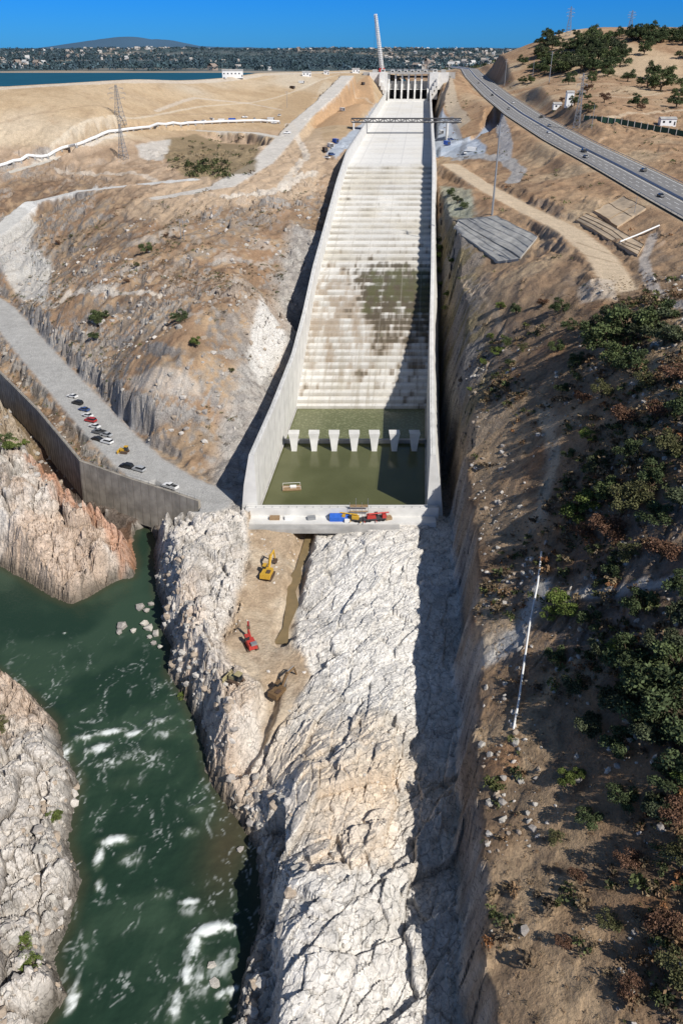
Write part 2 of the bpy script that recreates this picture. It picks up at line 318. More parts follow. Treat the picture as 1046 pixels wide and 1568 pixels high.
pline([(706,240),(712,215),(700,200),(690,180)],2,c3(.25,.27,.3),.8)
pline([(757,190),(770,200),(775,225),(772,243)],4,c3(.30,.31,.33),.85)
paint([(675,285),(720,290),(725,335),(690,335),(675,310)],c3(.34,.36,.28),1.5,.7,2)
for q_ in range(4): pline([(890-q_*8+8,345+q_*22-18),(950+q_*5,372+q_*12),(990,395+q_*8)],.4,c3(.19,.13,.08),.6,.3)
pline([(1000,360),(985,400),(1000,440),(1046,470)],1.6,c3(.42,.4,.38),.7)
paint([(0,610),(30,640),(60,690),(20,690),(0,680)],c3(.30,.22,.12),1,.6,1.5)
paint([(790,40),(900,60),(1046,90),(1046,130),(860,120)],c3(.54,.41,.27),8,.7,3)
paint([(820,880),(850,885),(800,985),(740,1020),(725,1005),(790,960)],c3(.5,.49,.46),1,.8,1.2)
pline([(870,915),(930,908),(1000,895),(1046,886)],1.3,c3(.46,.43,.39),.9)
paint([(835,620),(855,640),(850,730),(835,800),(815,800),(835,720)],c3(.46,.36,.26),1,.6,1)
paint([(735,900),(780,880),(790,960),(740,1000),(725,960)],c3(.44,.34,.23),1,.7,2)
paint([(715,640),(800,620),(810,820),(740,860),(725,760)],c3(.42,.31,.20),2,.6,3)
paint([(885,440),(940,430),(945,460),(890,465)],c3(.54,.46,.37),1,.8,1)
paint([(200,580),(310,590),(310,612),(230,608)],c3(.52,.47,.41),1,.6,2)
paint([(500,835),(640,835),(640,1100),(520,1100)],c3(.76,.74,.70),2,.5,3)
paint([(485,1180),(600,1180),(600,1330),(470,1330)],c3(.72,.58,.43),2,.5,3)
lt=c3(.58,.53,.46); dk=c3(.24,.17,.12)
pline([(60,243),(140,222),(190,206)],1.8,lt); pline([(80,225),(170,190),(300,165),(420,150),(520,114)],1.3,c3(.60,.53,.42),.6); pline([(0,190),(200,175),(430,165)],1.2,dk,.3)
pline([(440,190),(470,240),(430,290)],2.5,lt,.7); pline([(345,302),(420,292),(480,262)],3,lt,.8); pline([(100,135),(183,190)],.6,dk,.3,.2); pline([(90,262),(200,262),(250,278)],2.5,lt,.5)  # thin dark line up-left of the tower: its cast shadow, painted on the ground
for q_ in range(4): pline([(175,298+q_*9),(250,342+q_*9),(330,352+q_*9),(420,332+q_*9),(470,312+q_*9)],.45,dk,.55,.3)
pline([(125,445),(180,452),(245,455)],1.3,lt,.8); pline([(85,470),(105,450),(150,447)],1.5,lt,.7); pline([(0,136),(200,125),(400,115),(560,110)],4,c3(.56,.50,.42),.7)
pline([(830,620),(850,700),(820,800)],1.2,c3(.50,.40,.28),.7); pline([(700,430),(760,480),(790,560)],.8,c3(.46,.36,.26),.6); pline([(930,180),(1046,168)],2,c3(.52,.42,.3),.7); pline([(860,150),(960,150),(1046,140)],2,c3(.52,.42,.3),.6)
pline([(480,150),(560,150),(600,190)],1.5,c3(.55,.47,.36),.6); pline([(240,170),(300,150),(380,158),(430,168)],2,lt,.5)
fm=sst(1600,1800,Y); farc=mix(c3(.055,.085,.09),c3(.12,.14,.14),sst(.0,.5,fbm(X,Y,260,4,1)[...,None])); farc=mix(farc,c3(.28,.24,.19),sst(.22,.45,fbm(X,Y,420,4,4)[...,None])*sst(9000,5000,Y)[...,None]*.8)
farc=mix(farc,c3(.06,.12,.19),sst(4500,8500,Y))  # aerial haze put into the colour: bluer with distance
col=mix(col,farc,fm); shore=(Y>1780)&(Y<1990); col=mix(col,c3(.36,.30,.23),shore.astype(f4)*.8)
col=np.clip(col,0.01,.9)
# ---------------------------------------------------------------- materials
def newmat(name): 
    m=bpy.data.materials.new(name); m.use_nodes=True; nt=m.node_tree; return m,nt,nt.nodes['Principled BSDF']
def simple(name,c,rough=.8,metal=0.,noise=.12,ns=3.0,bump=0.,spec=.3):
    m,nt,b=newmat(name); N=nt.nodes; Lk=nt.links
    tc=N.new('ShaderNodeTexCoord'); nz=N.new('ShaderNodeTexNoise'); nz.inputs['Scale'].default_value=ns; nz.inputs['Detail'].default_value=5
    Lk.new(tc.outputs['Object'],nz.inputs['Vector'])
    mr=N.new('ShaderNodeMapRange'); mr.inputs['From Min'].default_value=.3; mr.inputs['From Max'].default_value=.7; mr.inputs['To Min'].default_value=1-noise; mr.inputs['To Max'].default_value=1+noise
    Lk.new(nz.outputs['Fac'],mr.inputs['Value'])
    vm=N.new('ShaderNodeVectorMath'); vm.operation='SCALE'; vm.inputs[0].default_value=c; Lk.new(mr.outputs['Result'],vm.inputs['Scale'])
    Lk.new(vm.outputs['Vector'],b.inputs['Base Color']); b.inputs['Roughness'].default_value=rough; b.inputs['Metallic'].default_value=metal; b.inputs['Specular IOR Level'].default_value=spec
    if bump>0:
        bp=N.new('ShaderNodeBump'); bp.inputs['Strength'].default_value=bump; bp.inputs['Distance'].default_value=.2; Lk.new(nz.outputs['Fac'],bp.inputs['Height']); Lk.new(bp.outputs['Normal'],b.inputs['Normal'])
    return m
def attrmat(name,rough=.9,scales=((.9,.18),(4.,.16)),bump=.5,bdist=.5,crack=False,spec=.15,transl=0):
    m,nt,b=newmat(name); N=nt.nodes; Lk=nt.links
    at=N.new('ShaderNodeAttribute'); at.attribute_name='Col'; cur=at.outputs['Color']
    tc=N.new('ShaderNodeTexCoord'); last=None
    for s,a in scales:
        nz=N.new('ShaderNodeTexNoise'); nz.inputs['Scale'].default_value=s; nz.inputs['Detail'].default_value=6; nz.inputs['Roughness'].default_value=.65; Lk.new(tc.outputs['Object'],nz.inputs['Vector'])
        mr=N.new('ShaderNodeMapRange'); mr.inputs['From Min'].default_value=.3; mr.inputs['From Max'].default_value=.7; mr.inputs['To Min'].default_value=1-a; mr.inputs['To Max'].default_value=1+a; Lk.new(nz.outputs['Fac'],mr.inputs['Value'])
        vm=N.new('ShaderNodeVectorMath'); vm.operation='SCALE'; Lk.new(cur,vm.inputs[0]); Lk.new(mr.outputs['Result'],vm.inputs['Scale']); cur=vm.outputs['Vector']; last=nz
    if crack:
        ra=N.new('ShaderNodeAttribute'); ra.attribute_name='rock'
        vo=N.new('ShaderNodeTexVoronoi'); vo.feature='DISTANCE_TO_EDGE'; vo.inputs['Scale'].default_value=.5
        mp=N.new('ShaderNodeMapping'); mp.inputs['Rotation'].default_value=(0.2,.3,.9); mp.inputs['Scale'].default_value=(1,.45,1)
        nz2=N.new('ShaderNodeTexNoise'); nz2.inputs['Scale'].default_value=.5; Lk.new(tc.outputs['Object'],nz2.inputs['Vector'])
        va=N.new('ShaderNodeVectorMath'); va.operation='MULTIPLY_ADD'; Lk.new(nz2.outputs['Color'],va.inputs[0]); va.inputs[1].default_value=(3,3,3); Lk.new(tc.outputs['Object'],va.inputs[2])
        Lk.new(va.outputs['Vector'],mp.inputs['Vector']); Lk.new(mp.outputs['Vector'],vo.inputs['Vector'])
        cr=N.new('ShaderNodeMapRange'); cr.inputs['From Min'].default_value=0; cr.inputs['From Max'].default_value=.05; cr.inputs['To Min'].default_value=.5; cr.inputs['To Max'].default_value=1; Lk.new(vo.outputs['Distance'],cr.inputs['Value'])
        mxx=N.new('ShaderNodeMix'); mxx.data_type='FLOAT'; mxx.inputs[2].default_value=1; Lk.new(ra.outputs['Fac'],mxx.inputs[0]); Lk.new(cr.outputs['Result'],mxx.inputs[3])
        vm=N.new('ShaderNodeVectorMath'); vm.operation='SCALE'; Lk.new(cur,vm.inputs[0]); Lk.new(mxx.outputs[0],vm.inputs['Scale']); cur=vm.outputs['Vector']
    Lk.new(cur,b.inputs['Base Color']); b.inputs['Roughness'].default_value=rough; b.inputs['Specular IOR Level'].default_value=spec
    if bump:
        bp=N.new('ShaderNodeBump'); bp.inputs['Strength'].default_value=bump; bp.inputs['Distance'].default_value=bdist; Lk.new(last.outputs['Fac'],bp.inputs['Height']); Lk.new(bp.outputs['Normal'],b.inputs['Normal'])
    return m
def mesh_np(name,V,F,mat,cols=None,smooth=False,rockattr=None,link=True):
    V=np.ascontiguousarray(V,dtype=f4); F=np.ascontiguousarray(F,dtype=np.int32); k=F.shape[1]
    me=bpy.data.meshes.new(name); me.vertices.add(len(V)); me.vertices.foreach_set('co',V.ravel())
    me.loops.add(F.size); me.loops.foreach_set('vertex_index',F.ravel())
    me.polygons.add(len(F)); me.polygons.foreach_set('loop_start',np.arange(0,F.size,k,dtype=np.int32))
    sm=np.full(len(F),smooth,bool) if np.isscalar(smooth) else smooth
    me.polygons.foreach_set('use_smooth',sm)
    me.update(calc_edges=True)
    if cols is not None:
        a=me.color_attributes.new('Col','FLOAT_COLOR','POINT'); cc=np.ones((len(V),4),f4); cc[:,:3]=cols; a.data.foreach_set('color',cc.ravel())
    if rockattr is not None:
        a=me.attributes.new('rock','FLOAT','POINT'); a.data.foreach_set('value',np.ascontiguousarray(rockattr,dtype=f4))
    me.materials.append(mat)
    if not link: return me
    ob=bpy.data.objects.new(name,me); bpy.context.scene.collection.objects.link(ob); return ob
terr_mat=attrmat('terrain_surface',.95,((.35,.14),(1.7,.24)),.85,.45,True)
idx=np.arange(NR*NC).reshape(NR,NC)
F=np.stack([idx[:-1,:-1],idx[:-1,1:],idx[1:,1:],idx[1:,:-1]],-1).reshape(-1,4)
rk=np.clip(M['rockL']*(1-sst(1,-1,M['sdir']))+cliffm+hr*.7+ex*.8,0,1)*(1-M['rd'])
smf=(rk[:-1,:-1].ravel()<.3)
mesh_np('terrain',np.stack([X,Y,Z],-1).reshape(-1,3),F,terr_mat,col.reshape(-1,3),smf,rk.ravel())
# ---------------------------------------------------------------- builder
class B:
    def __init__(s): s.v=[]; s.f=[]; s.m=[]
    def add(s,vs,fs,m):
        o=len(s.v); s.v+= [tuple(p) for p in vs]; s.f+=[tuple(i+o for i in f) for f in fs]; s.m+=[m]*len(fs)
    def box(s,c,d,m=0,rz=0,tx=1,ty=1):
        x,y,z=c; a,b,h=d[0]/2,d[1]/2,d[2]/2; R=math.cos(rz),math.sin(rz); vs=[]
        for k,(sx,sy) in ((-1,(1,1)),(1,(tx,ty))):
            for i,j in ((-1,-1),(1,-1),(1,1),(-1,1)):
                px,py=i*a*sx,j*b*sy; vs.append((x+px*R[0]-py*R[1],y+px*R[1]+py*R[0],z+k*h))
        s.add(vs,[(3,2,1,0),(4,5,6,7),(0,1,5,4),(1,2,6,5),(2,3,7,6),(3,0,4,7)],m)
    def beam(s,p,q,r,m=0,n=4,r2=None):
        p=Vector(p); q=Vector(q); d=q-p
        if d.length<1e-6: return
        d.normalize(); a=d.orthogonal().normalized(); b=d.cross(a); r2=r if r2 is None else r2; vs=[]
        for c,rr in ((p,r),(q,r2)):
            for i in range(n):
                t=2*math.pi*(i+.5)/n; vs.append(c+a*math.cos(t)*rr+b*math.sin(t)*rr)
        s.add(vs,[tuple(range(n))[::-1],tuple(range(n,2*n))]+[(i,(i+1)%n,n+(i+1)%n,n+i) for i in range(n)],m)
    def ext(s,pr,x0,x1,m=0,tin=0):
        n=len(pr); zs=[p[1] for p in pr]; z0,z1=min(zs),max(zs); vs=[]
        for sx,x in ((1,x0),(-1,x1)):
            for y,z in pr: vs.append((x+sx*tin*(z-z0)/(z1-z0+1e-9),y,z))
        s.add(vs,[tuple(range(n)),tuple(range(n,2*n))[::-1]]+[(i,i+n,(i+1)%n+n,(i+1)%n) for i in range(n)],m)
    def mesh(s,name,mats):
        me=bpy.data.meshes.new(name); me.from_pydata(s.v,[],s.f); 
        for m in mats: me.materials.append(m)
        me.polygons.foreach_set('material_index',s.m); me.update()
        import bmesh
        bm=bmesh.new(); bm.from_mesh(me); bmesh.ops.recalc_face_normals(bm,faces=bm.faces); bm.to_mesh(me); bm.free(); return me
def put(name,me,loc=(0,0,0),rz=0,sc=1,rx=0,ry=0):
    ob=bpy.data.objects.new(name,me); ob.location=loc; ob.rotation_euler=(rx,ry,rz); ob.scale=(sc,sc,sc) if np.isscalar(sc) else sc
    bpy.context.scene.collection.objects.link(ob); return ob
conc=simple('concrete',(.66,.65,.62),.85,0,.12,.25,.1); concd=simple('concrete_weathered',(.38,.37,.35),.9,0,.2,.3,.1)
dark=simple('opening_shade',(.02,.02,.022),.8,0,.1); steel=simple('galvanised_steel',(.35,.36,.37),.5,.5,.1); dsteel=simple('dark_steel',(.07,.07,.075),.6,.2,.2)  # near-black fill: shade of openings put into the colour
white=simple('white_paint',(.78,.78,.76),.5,0,.06); glass=simple('window_glass',(.02,.025,.03),.08,0,.05,spec=.6); rubber=simple('rubber',(.025,.025,.025),.8)
yellow=simple('machine_yellow',(.55,.33,.04),.55,0,.2); red=simple('machine_red',(.45,.05,.04),.55,0,.2); blue=simple('blue_tarp',(.03,.12,.5),.5,0,.15,1.5); rust=simple('rust_track',(.10,.065,.045),.8,0,.3); wood=simple('timber',(.30,.2,.11),.9,0,.2)
greenp=simple('green_paint',(.03,.08,.05),.6); dull=simple('worn_machine_paint',(.16,.10,.05),.7,0,.3)
# slope paving: draped slabs with joints
def drape(name,q4,nu,nv,mats,joint,dz=.35):
    b=B(); G=[]
    for j in range(nv+1):
        row=[]
        for i in range(nu+1):
            s_,t_=i/nu,j/nv; u=lerp(lerp(q4[0][0],q4[1][0],s_),lerp(q4[3][0],q4[2][0],s_),t_); v=lerp(lerp(q4[0][1],q4[1][1],s_),lerp(q4[3][1],q4[2][1],s_),t_)
            row.append(np.array(hit(u,v)))
        G.append(row)
    G=np.array(G)
    for _ in range(8):
        G[1:-1,:,2]=(G[:-2,:,2]+G[1:-1,:,2]*2+G[2:,:,2])/4; G[:,1:-1,2]=(G[:,:-2,2]+G[:,1:-1,2]*2+G[:,2:,2])/4
    G[:,:,2]+=dz+.5
    for j in range(nv):
        for i in range(nu): b.add([G[j,i],G[j,i+1],G[j+1,i+1],G[j+1,i]],[(0,1,2,3)],0)
    for j in list(range(nv)):
        for i in (0,nu): b.add([G[j,i],G[j+1,i],G[j+1,i]-np.array([0,0,3]),G[j,i]-np.array([0,0,3])],[(0,1,2,3)],0)
    for i in range(nu):
        for j in (0,nv): b.add([G[j,i],G[j,i+1],G[j,i+1]-np.array([0,0,3]),G[j,i]-np.array([0,0,3])],[(0,1,2,3)],0)
    for i in range(0,nu+1,joint):
        for j in range(nv): b.beam(G[j,i]+[0,0,.05],G[j+1,i]+[0,0,.05],.14,1)
    for j in range(0,nv+1,joint):
        for i in range(nu): b.beam(G[j,i]+[0,0,.05],G[j,i+1]+[0,0,.05],.14,1)
    put(name,b.mesh(name,mats))
pav=simple('slope_paving_concrete',(.36,.355,.335),.9,0,.2,.3,.1); pavt=simple('compacted_fill',(.47,.37,.26),.95,0,.15,.3,.1)
drape('slope_paving',[(700,340),(760,334),(822,366),(796,398)],16,8,[pav,concd],4)
drape('slope_paving',[(694,352),(702,342),(794,400),(762,404)],8,10,[pav,concd],5)
drape('terraced_fill',[(908,326),(954,304),(988,322),(944,350)],10,8,[pavt,wood],5)
drape('terraced_fill',[(880,340),(896,330),(985,378),(975,394)],12,4,[pavt,wood],4,.2)
# ---------------------------------------------------------------- chute floor
def chute_floor():
    prof=[]
    prof.append((200.5,-10.)); prof.append((262,-10.)); prof.append((280,-5))
    prof.append((285.5,-2.6))
    n=40; zt=np.linspace(-2.6,61,n+1)
    for i in range(n):
        y0=np.interp(zt[i],[-2.6,-1.5,28,51,61],[285.5,287,354,464,525]); y1=np.interp(zt[i+1],[-2.6,-1.5,28,51,61],[285.5,287,354,464,525])
        prof.append((y0+0.02,zt[i])); prof.append((y0+.25,zt[i+1]-.12)); prof.append((y0+.5,zt[i+1]-.05)); prof.append((lerp(y0,y1,.55),zt[i+1]-.02)); prof.append((y1-.01,zt[i+1]-.02))
    for y in np.arange(530,1056,5.5): prof.append((y,float(zfloor(y))))
    prof=np.array(prof); nl=150
    t=np.linspace(-HW,HW,nl)
    Yp=np.repeat(prof[:,0][:,None],nl,1); Zp=np.repeat(prof[:,1][:,None],nl,1)
    Xp=ccen(Yp)+t[None,:]/math.cos(THC)
    c=np.zeros(Xp.shape+(3,),f4)+c3(.70,.685,.64)
    T=np.repeat(t[None,:],len(prof),0)
    base=fbm(Xp,Yp,18,4,2)[...,None]; 
    c=mix(c,c3(.62,.58,.49),sst(-.1,.5,base)*.7)
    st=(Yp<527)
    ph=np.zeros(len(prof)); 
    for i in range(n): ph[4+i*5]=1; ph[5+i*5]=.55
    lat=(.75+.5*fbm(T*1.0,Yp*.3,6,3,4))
    c=mix(c,c3(.25,.225,.185),np.clip(ph[:,None]*lat*st,0,1)*.85)  # risers coloured darker to make up weak light contrast between steps
    rs=np.random.RandomState(3); rnd=rs.rand(len(prof)//5+3)
    rowi=np.clip((np.arange(len(prof))-4)//5,0,n); tone=(.92+.14*rnd[rowi])[:,None,None]; c=c*np.where(st[...,None],tone,1)
    srow=rs.rand(n+1)*60
    sn=fbm(T+srow[rowi][:,None]*.12,Yp*0+srow[rowi][:,None]*3,2.6,4,1,.6)
    wid=fbm(T,Yp,7,4,3,.6)
    zone=np.exp(-((Yp-338)/40)**2)
    ms=sst(.22,.70,zone*.6+sn*.6+wid*.35)*(Yp<440)*(Yp>287); c=mix(c,c3(.31,.235,.16),ms*.72)
    edge=(ph[:,None]>0)*1.0
    wy=np.exp(-np.where(Yp>358,((Yp-358)/24)**2,((Yp-358)/40)**2)); wx=sst(-15,2,T+wid*10-(356-Yp)*.10)
    mo=sst(.38,.80,wy*wx*.85+sn*.55+wid*.35+edge*.2); c=mix(c,c3(.085,.07,.048),mo*.88)
    mo2=sst(.6,.95,wy*wx*.9+fbm(T*1.2,Yp,3.5,4,2)*.5); c=mix(c,c3(.12,.14,.05),mo2*.4)
    dk_=sst(.30,.65,sn*.6+wid*.4+.25*sst(340,295,Yp))*(Yp<345)*sst(-4,16,T); c=mix(c,c3(.15,.12,.085),dk_*.65)
    strk=sst(.25,.6,fbm(T*2.2,Yp*.12,3,3,6))*(Yp<330); c=mix(c,c3(.3,.26,.19),strk*.35)
    jt=((np.abs((T+HW)%12.85-6.4)<.35)&(~st)); c=mix(c,c3(.40,.39,.37),jt.astype(f4)*.6)
    jt2=((np.abs((T+HW)%8.6-4.3)<.2)&(st)); c=mix(c,c3(.40,.37,.32),jt2.astype(f4)*.35)
    yj=((np.arange(len(prof))%4)==0)[:,None]&(~st); c=mix(c,c3(.50,.49,.46),yj.astype(f4)*.5)
    c=mix(c,c3(.72,.71,.69),(~st).astype(f4)*.45)
    idx=np.arange(Xp.size).reshape(Xp.shape); F=np.stack([idx[:-1,:-1],idx[:-1,1:],idx[1:,1:],idx[1:,:-1]],-1).reshape(-1,4)
    m=attrmat('chute_concrete',.9,((.5,.08),(3.,.12)),.15,.1)
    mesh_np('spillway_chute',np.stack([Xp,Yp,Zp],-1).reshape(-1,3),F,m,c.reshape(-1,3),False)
chute_floor()
def wall(side):
    ysw=np.concatenate([np.arange(203,540,5.),np.arange(540,1056,12.)]); cosT=math.cos(THC); V=[]
    for y in ysw:
        top=np.interp(y,WT_Y,WT_Z); fl=zfloor(y)-2.5 if y>290 else -11
        hgt=top-fl; bw=min(1.6+hgt*.17,6.0)
        for off,z in ((0,fl),(0,lerp(fl,top,.33)),(0,lerp(fl,top,.66)),(0,top),(1.5,top),(bw*.6,lerp(top,fl,.35)),(bw,fl)):
            t=side*(HW+off); V.append((ccen(y)+t/cosT,y,z))
    n=7; F=[]
    for i in range(len(ysw)-1):
        for j in range(n):
            F.append((i*n+j,i*n+(j+1)%n,(i+1)*n+(j+1)%n,(i+1)*n+j))
    b=B(); b.add(V,F,0); b.add(V[:n],[tuple(range(n))],0); b.add(V[-n:],[tuple(range(n))],0)
    for y in ysw[1:-1:2]:
        top=np.interp(y,WT_Y,WT_Z); fl=zfloor(y)-1 if y>290 else -3
        x=ccen(y)+side*(HW-.01)/cosT
        b.box((x,y,(top+fl)/2),(.06,.18,top-fl),1)
    b.beam((ccen(203)+side*(HW-.05),203,-1.6),(ccen(285)+side*(HW-.05),285,-1.6),.35,1)
    pr=None
    for y in ysw:
        top=float(np.interp(y,WT_Y,WT_Z)); x=ccen(y)+side*(HW+.4)/cosT
        b.beam((x,y,top),(x,y,top+1.1),.04,2)
        if pr: b.beam(pr,(x,y,top+1.1),.04,2)
        pr=(x,y,top+1.1)
    put('spillway_wall',b.mesh('spillway_wall',[conc,concd,steel]))
wall(-1); wall(1)
b=B(); sx=ccen(203); 
b.box((sx,201.6,-5.5),(58,3.0,13),0)
b.box((sx-2,198.2,-1.9),(60,4.0,1.6),0); b.box((sx-6,194.8,-2.3),(46,3.2,1.4),1)
for i in range(24): b.box((sx-28.5+i*2.48,201.6,1.25),(.12,.12,.5),2)
b.beam((sx-29,201.6,1.9),(sx+29,201.6,1.9),.05,2); b.box((sx,200.3,1.3),(58,.25,.6),0)
put('stilling_basin_end_wall',b.mesh('end_wall',[conc,concd,steel]))
b=B()
for i in range(7):
    t=-HW+4.3+i*7.1; x=ccen(250)+t; 
    vs=[]
    for z,hx,y0,y1 in ((-9.5,.9,246,256),(-1.5,.95,247,253),(2.5,1.5,247.6,251.5),(4.2,1.9,247.6,251.2)):
        vs+=[(x-hx,y0,z),(x+hx,y0,z),(x+hx,y1,z),(x-hx,y1,z)]
    fs=[(12,13,14,15)]
    for k in range(3):
        for j in range(4): fs.append((k*4+j,k*4+(j+1)%4,(k+1)*4+(j+1)%4,(k+1)*4+j))
    b.add(vs,fs,0)
b.box((ccen(253),254,-5.3),(51,1.2,9),1)
put('baffle_piers',b.mesh('baffle_piers',[conc,concd]))
# ---------------------------------------------------------------- water
def water(name,c,rough,c2=None,nscale=.3,bump=.2,bs=2.,split=None,spec=.5):
    m,nt,bs_=newmat(name); N=nt.nodes; Lk=nt.links; tc=N.new('ShaderNodeTexCoord')
    nz=N.new('ShaderNodeTexNoise'); nz.inputs['Scale'].default_value=nscale; nz.inputs['Detail'].default_value=6; Lk.new(tc.outputs['Object'],nz.inputs['Vector'])
    rp=N.new('ShaderNodeValToRGB'); rp.color_ramp.elements[0].position=.4; rp.color_ramp.elements[1].position=.65
    rp.color_ramp.elements[0].color=(*c,1); rp.color_ramp.elements[1].color=(*(c2 or c),1); Lk.new(nz.outputs['Fac'],rp.inputs['Fac']); out=rp.outputs['Color']
    if split:
        sy,cs=split; sep=N.new('ShaderNodeSeparateXYZ'); Lk.new(tc.outputs['Object'],sep.inputs['Vector'])
        gt=N.new('ShaderNodeMath'); gt.operation='GREATER_THAN'; gt.inputs[1].default_value=sy; Lk.new(sep.outputs['Y'],gt.inputs[0])
        n3_=N.new('ShaderNodeTexNoise'); n3_.inputs['Scale'].default_value=1.2; n3_.inputs['Detail'].default_value=8; Lk.new(tc.outputs['Object'],n3_.inputs['Vector'])
        r2=N.new('ShaderNodeValToRGB'); r2.color_ramp.elements[0].position=.5; r2.color_ramp.elements[1].position=.66; r2.color_ramp.elements[0].color=(*cs,1); r2.color_ramp.elements[1].color=(.22,.23,.12,1); Lk.new(n3_.outputs['Fac'],r2.inputs['Fac'])
        mx=N.new('ShaderNodeMix'); mx.data_type='RGBA'; Lk.new(gt.outputs[0],mx.inputs['Factor']); Lk.new(out,mx.inputs['A']); Lk.new(r2.outputs['Color'],mx.inputs['B']); out=mx.outputs['Result']
    Lk.new(out,bs_.inputs['Base Color']); bs_.inputs['Roughness'].default_value=rough; bs_.inputs['IOR'].default_value=1.33; bs_.inputs['Specular IOR Level'].default_value=spec
    n2_=N.new('ShaderNodeTexNoise'); n2_.inputs['Scale'].default_value=bs; n2_.inputs['Detail'].default_value=4; Lk.new(tc.outputs['Object'],n2_.inputs['Vector'])
    bp=N.new('ShaderNodeBump'); bp.inputs['Strength'].default_value=bump; bp.inputs['Distance'].default_value=.2; Lk.new(n2_.outputs['Fac'],bp.inputs['Height']); Lk.new(bp.outputs['Normal'],bs_.inputs['Normal'])
    return m
wb=water('basin_water_m',(.085,.09,.035),.12,(.11,.115,.05),.06,.12,2,(254,(.13,.14,.065)))
c=[(ccen(202)-HW-.3,203.2,-2.2),(ccen(202)+HW+.3,203.2,-2.2),(ccen(290)+HW+.3,290,-2.2),(ccen(290)-HW-.3,290,-2.2)]
mesh_np('basin_water',np.array(c),np.array([[0,1,2,3]]),wb)
wl=water('lake_water_m',(.008,.07,.10),.5,(.01,.085,.12),.02,.5,.2,None,.15)
lx=np.linspace(-2600,125,70); ly=np.interp(lx,CRx,CRy)+14; LV=[];LF=[]
for i,(a_,b_) in enumerate(zip(lx,ly)):
    LV+=[(a_,min(b_,2100),92.),(a_,2300,92.)]
    if i: LF.append((2*i-2,2*i,2*i+1,2*i-1))
mesh_np('lake',np.array(LV),np.array(LF),wl)
wp_=water('puddle_m',(.24,.175,.09),.15,(.20,.15,.08),.4,.05,2)
pv=[];pf=[]
for i,(u,v,w_) in enumerate([(476,808,.7),(465,850,1.2),(457,870,.8),(452,885,1.8),(446,905,1.2),(448,925,1.7),(438,960,.8),(430,985,1.8)]):
    x,y,z=P(u,v,-6.6); pv+=[(x-w_,y,-6.75),(x+w_,y,-6.75)]
    if i: pf.append((2*i-2,2*i-1,2*i+1,2*i))
mesh_np('drainage_ditch_water',np.array(pv),np.array(pf),wp_)
# river
gx=np.arange(-135,8,.30); gy=np.arange(14,225,.30); RX,RY=np.meshgrid(gx,gy)
foam=np.zeros(RX.shape); hgt=np.zeros(RX.shape)
def spot(u,v,rx,ry,a,rot=0,h=.5):
    global foam,hgt
    x,y,_=P(u,v,zr); dx=RX-x; dy=RY-y; cr,sr=math.cos(rot),math.sin(rot); p=dx*cr+dy*sr; q=-dx*sr+dy*cr
    e=np.exp(-(p/rx)**2-(q/ry)**2); foam=np.maximum(foam,a*e); hgt+=h*e
for s_ in [(168,1122,3.6,1.2,1.15,.2),(205,1125,2.4,1.1,.95,.2),(150,1148,3.4,1.5,.9,.4),(245,1105,3.8,1.3,.65,.5),(210,1160,8,4,.42,0),(130,1130,2.8,1.3,.7,0),(255,1125,4,2.5,.48,0),(170,1170,6,3,.42,0),
  (178,1288,3.4,1.3,1.1,.1,.9),(152,1315,1.1,2.6,.9,.1),(152,1355,.9,1.8,.75,0),(200,1315,3.2,2.5,.5,0),(290,1275,2.5,1.6,.55,0),(290,1382,1.8,.8,1.05,.1),(250,1370,3,1.8,.42,0),(290,1395,2.5,1.8,.5,0),
  (318,1425,3.4,1.3,1.2,.35,.8),(300,1448,1.4,2.4,1.05,.1),(345,1420,2.8,.9,.8,0),(288,1490,1.1,3.6,.85,.1),(310,1500,4,5,.52,0),(350,1520,2.6,.9,.8,.4),(340,1480,4,3,.52,.4),(110,1530,1.3,2.6,.95,0),(270,1540,1.8,4,.6,0),(100,1155,1.5,3.6,.85,0),(245,1050,1.0,1.6,.5,0),(100,970,.6,.3,.8,0),(300,1240,2,1.5,.48,0),(120,1200,2,4,.5,0),(200,1200,6,3,.35,0),(130,1440,2,6,.35,0)]: spot(*s_)
wqx=RX+fbm(RX,RY,5,3,1)*2.2; wqy=RY+fbm(RX,RY,5,3,4)*2.2
fine=fbm(wqx*1.0,wqy*.6,.9,4,2,.7); med=fbm(wqx,wqy*.5,2.6,4,5,.6)
web=1-np.abs(fbm(wqx*1.2,wqy*.55,1.9,3,6))*3.2
rapm=sst(165,135,RY)
fm_=sst(.32,.88,foam*.92+fine*.6*np.minimum(foam*1.6,.9))
fm_=np.maximum(fm_,sst(.60,1.0,web+fine*.5)*sst(.15,.55,foam+med*.25)*.65)
fm_=np.maximum(fm_,sst(.75,1.05,web+fine*.4)*sst(.0,.4,med+.08)*.42*rapm)
rc_=mix(c3(.018,.040,.026),c3(.036,.066,.042),sst(-.3,.5,fbm(RX,RY,12,3,1)+med*.3*rapm)); rc_=mix(rc_,c3(.06,.09,.055),sst(.1,.7,foam)*.9)
srv=poly_sd(RX.ravel(),RY.ravel(),RV,5).reshape(RX.shape); rc_=mix(rc_,c3(.06,.06,.035),sst(-3,0,srv)*.6)
x0,y0,_=P(350,1290,zr); rc_=mix(rc_,c3(.07,.06,.035),np.exp(-((RX-x0)/5)**2-((RY-y0)/12)**2)*.85)
rc_=mix(rc_,c3(.76,.80,.78),fm_)
RZ=zr+hgt*.7+(fbm(RX,RY,2.5,3,3)*.2)*rapm+fm_*.12*fine
idx=np.arange(RX.size).reshape(RX.shape); Fr=np.stack([idx[:-1,:-1],idx[:-1,1:],idx[1:,1:],idx[1:,:-1]],-1).reshape(-1,4)
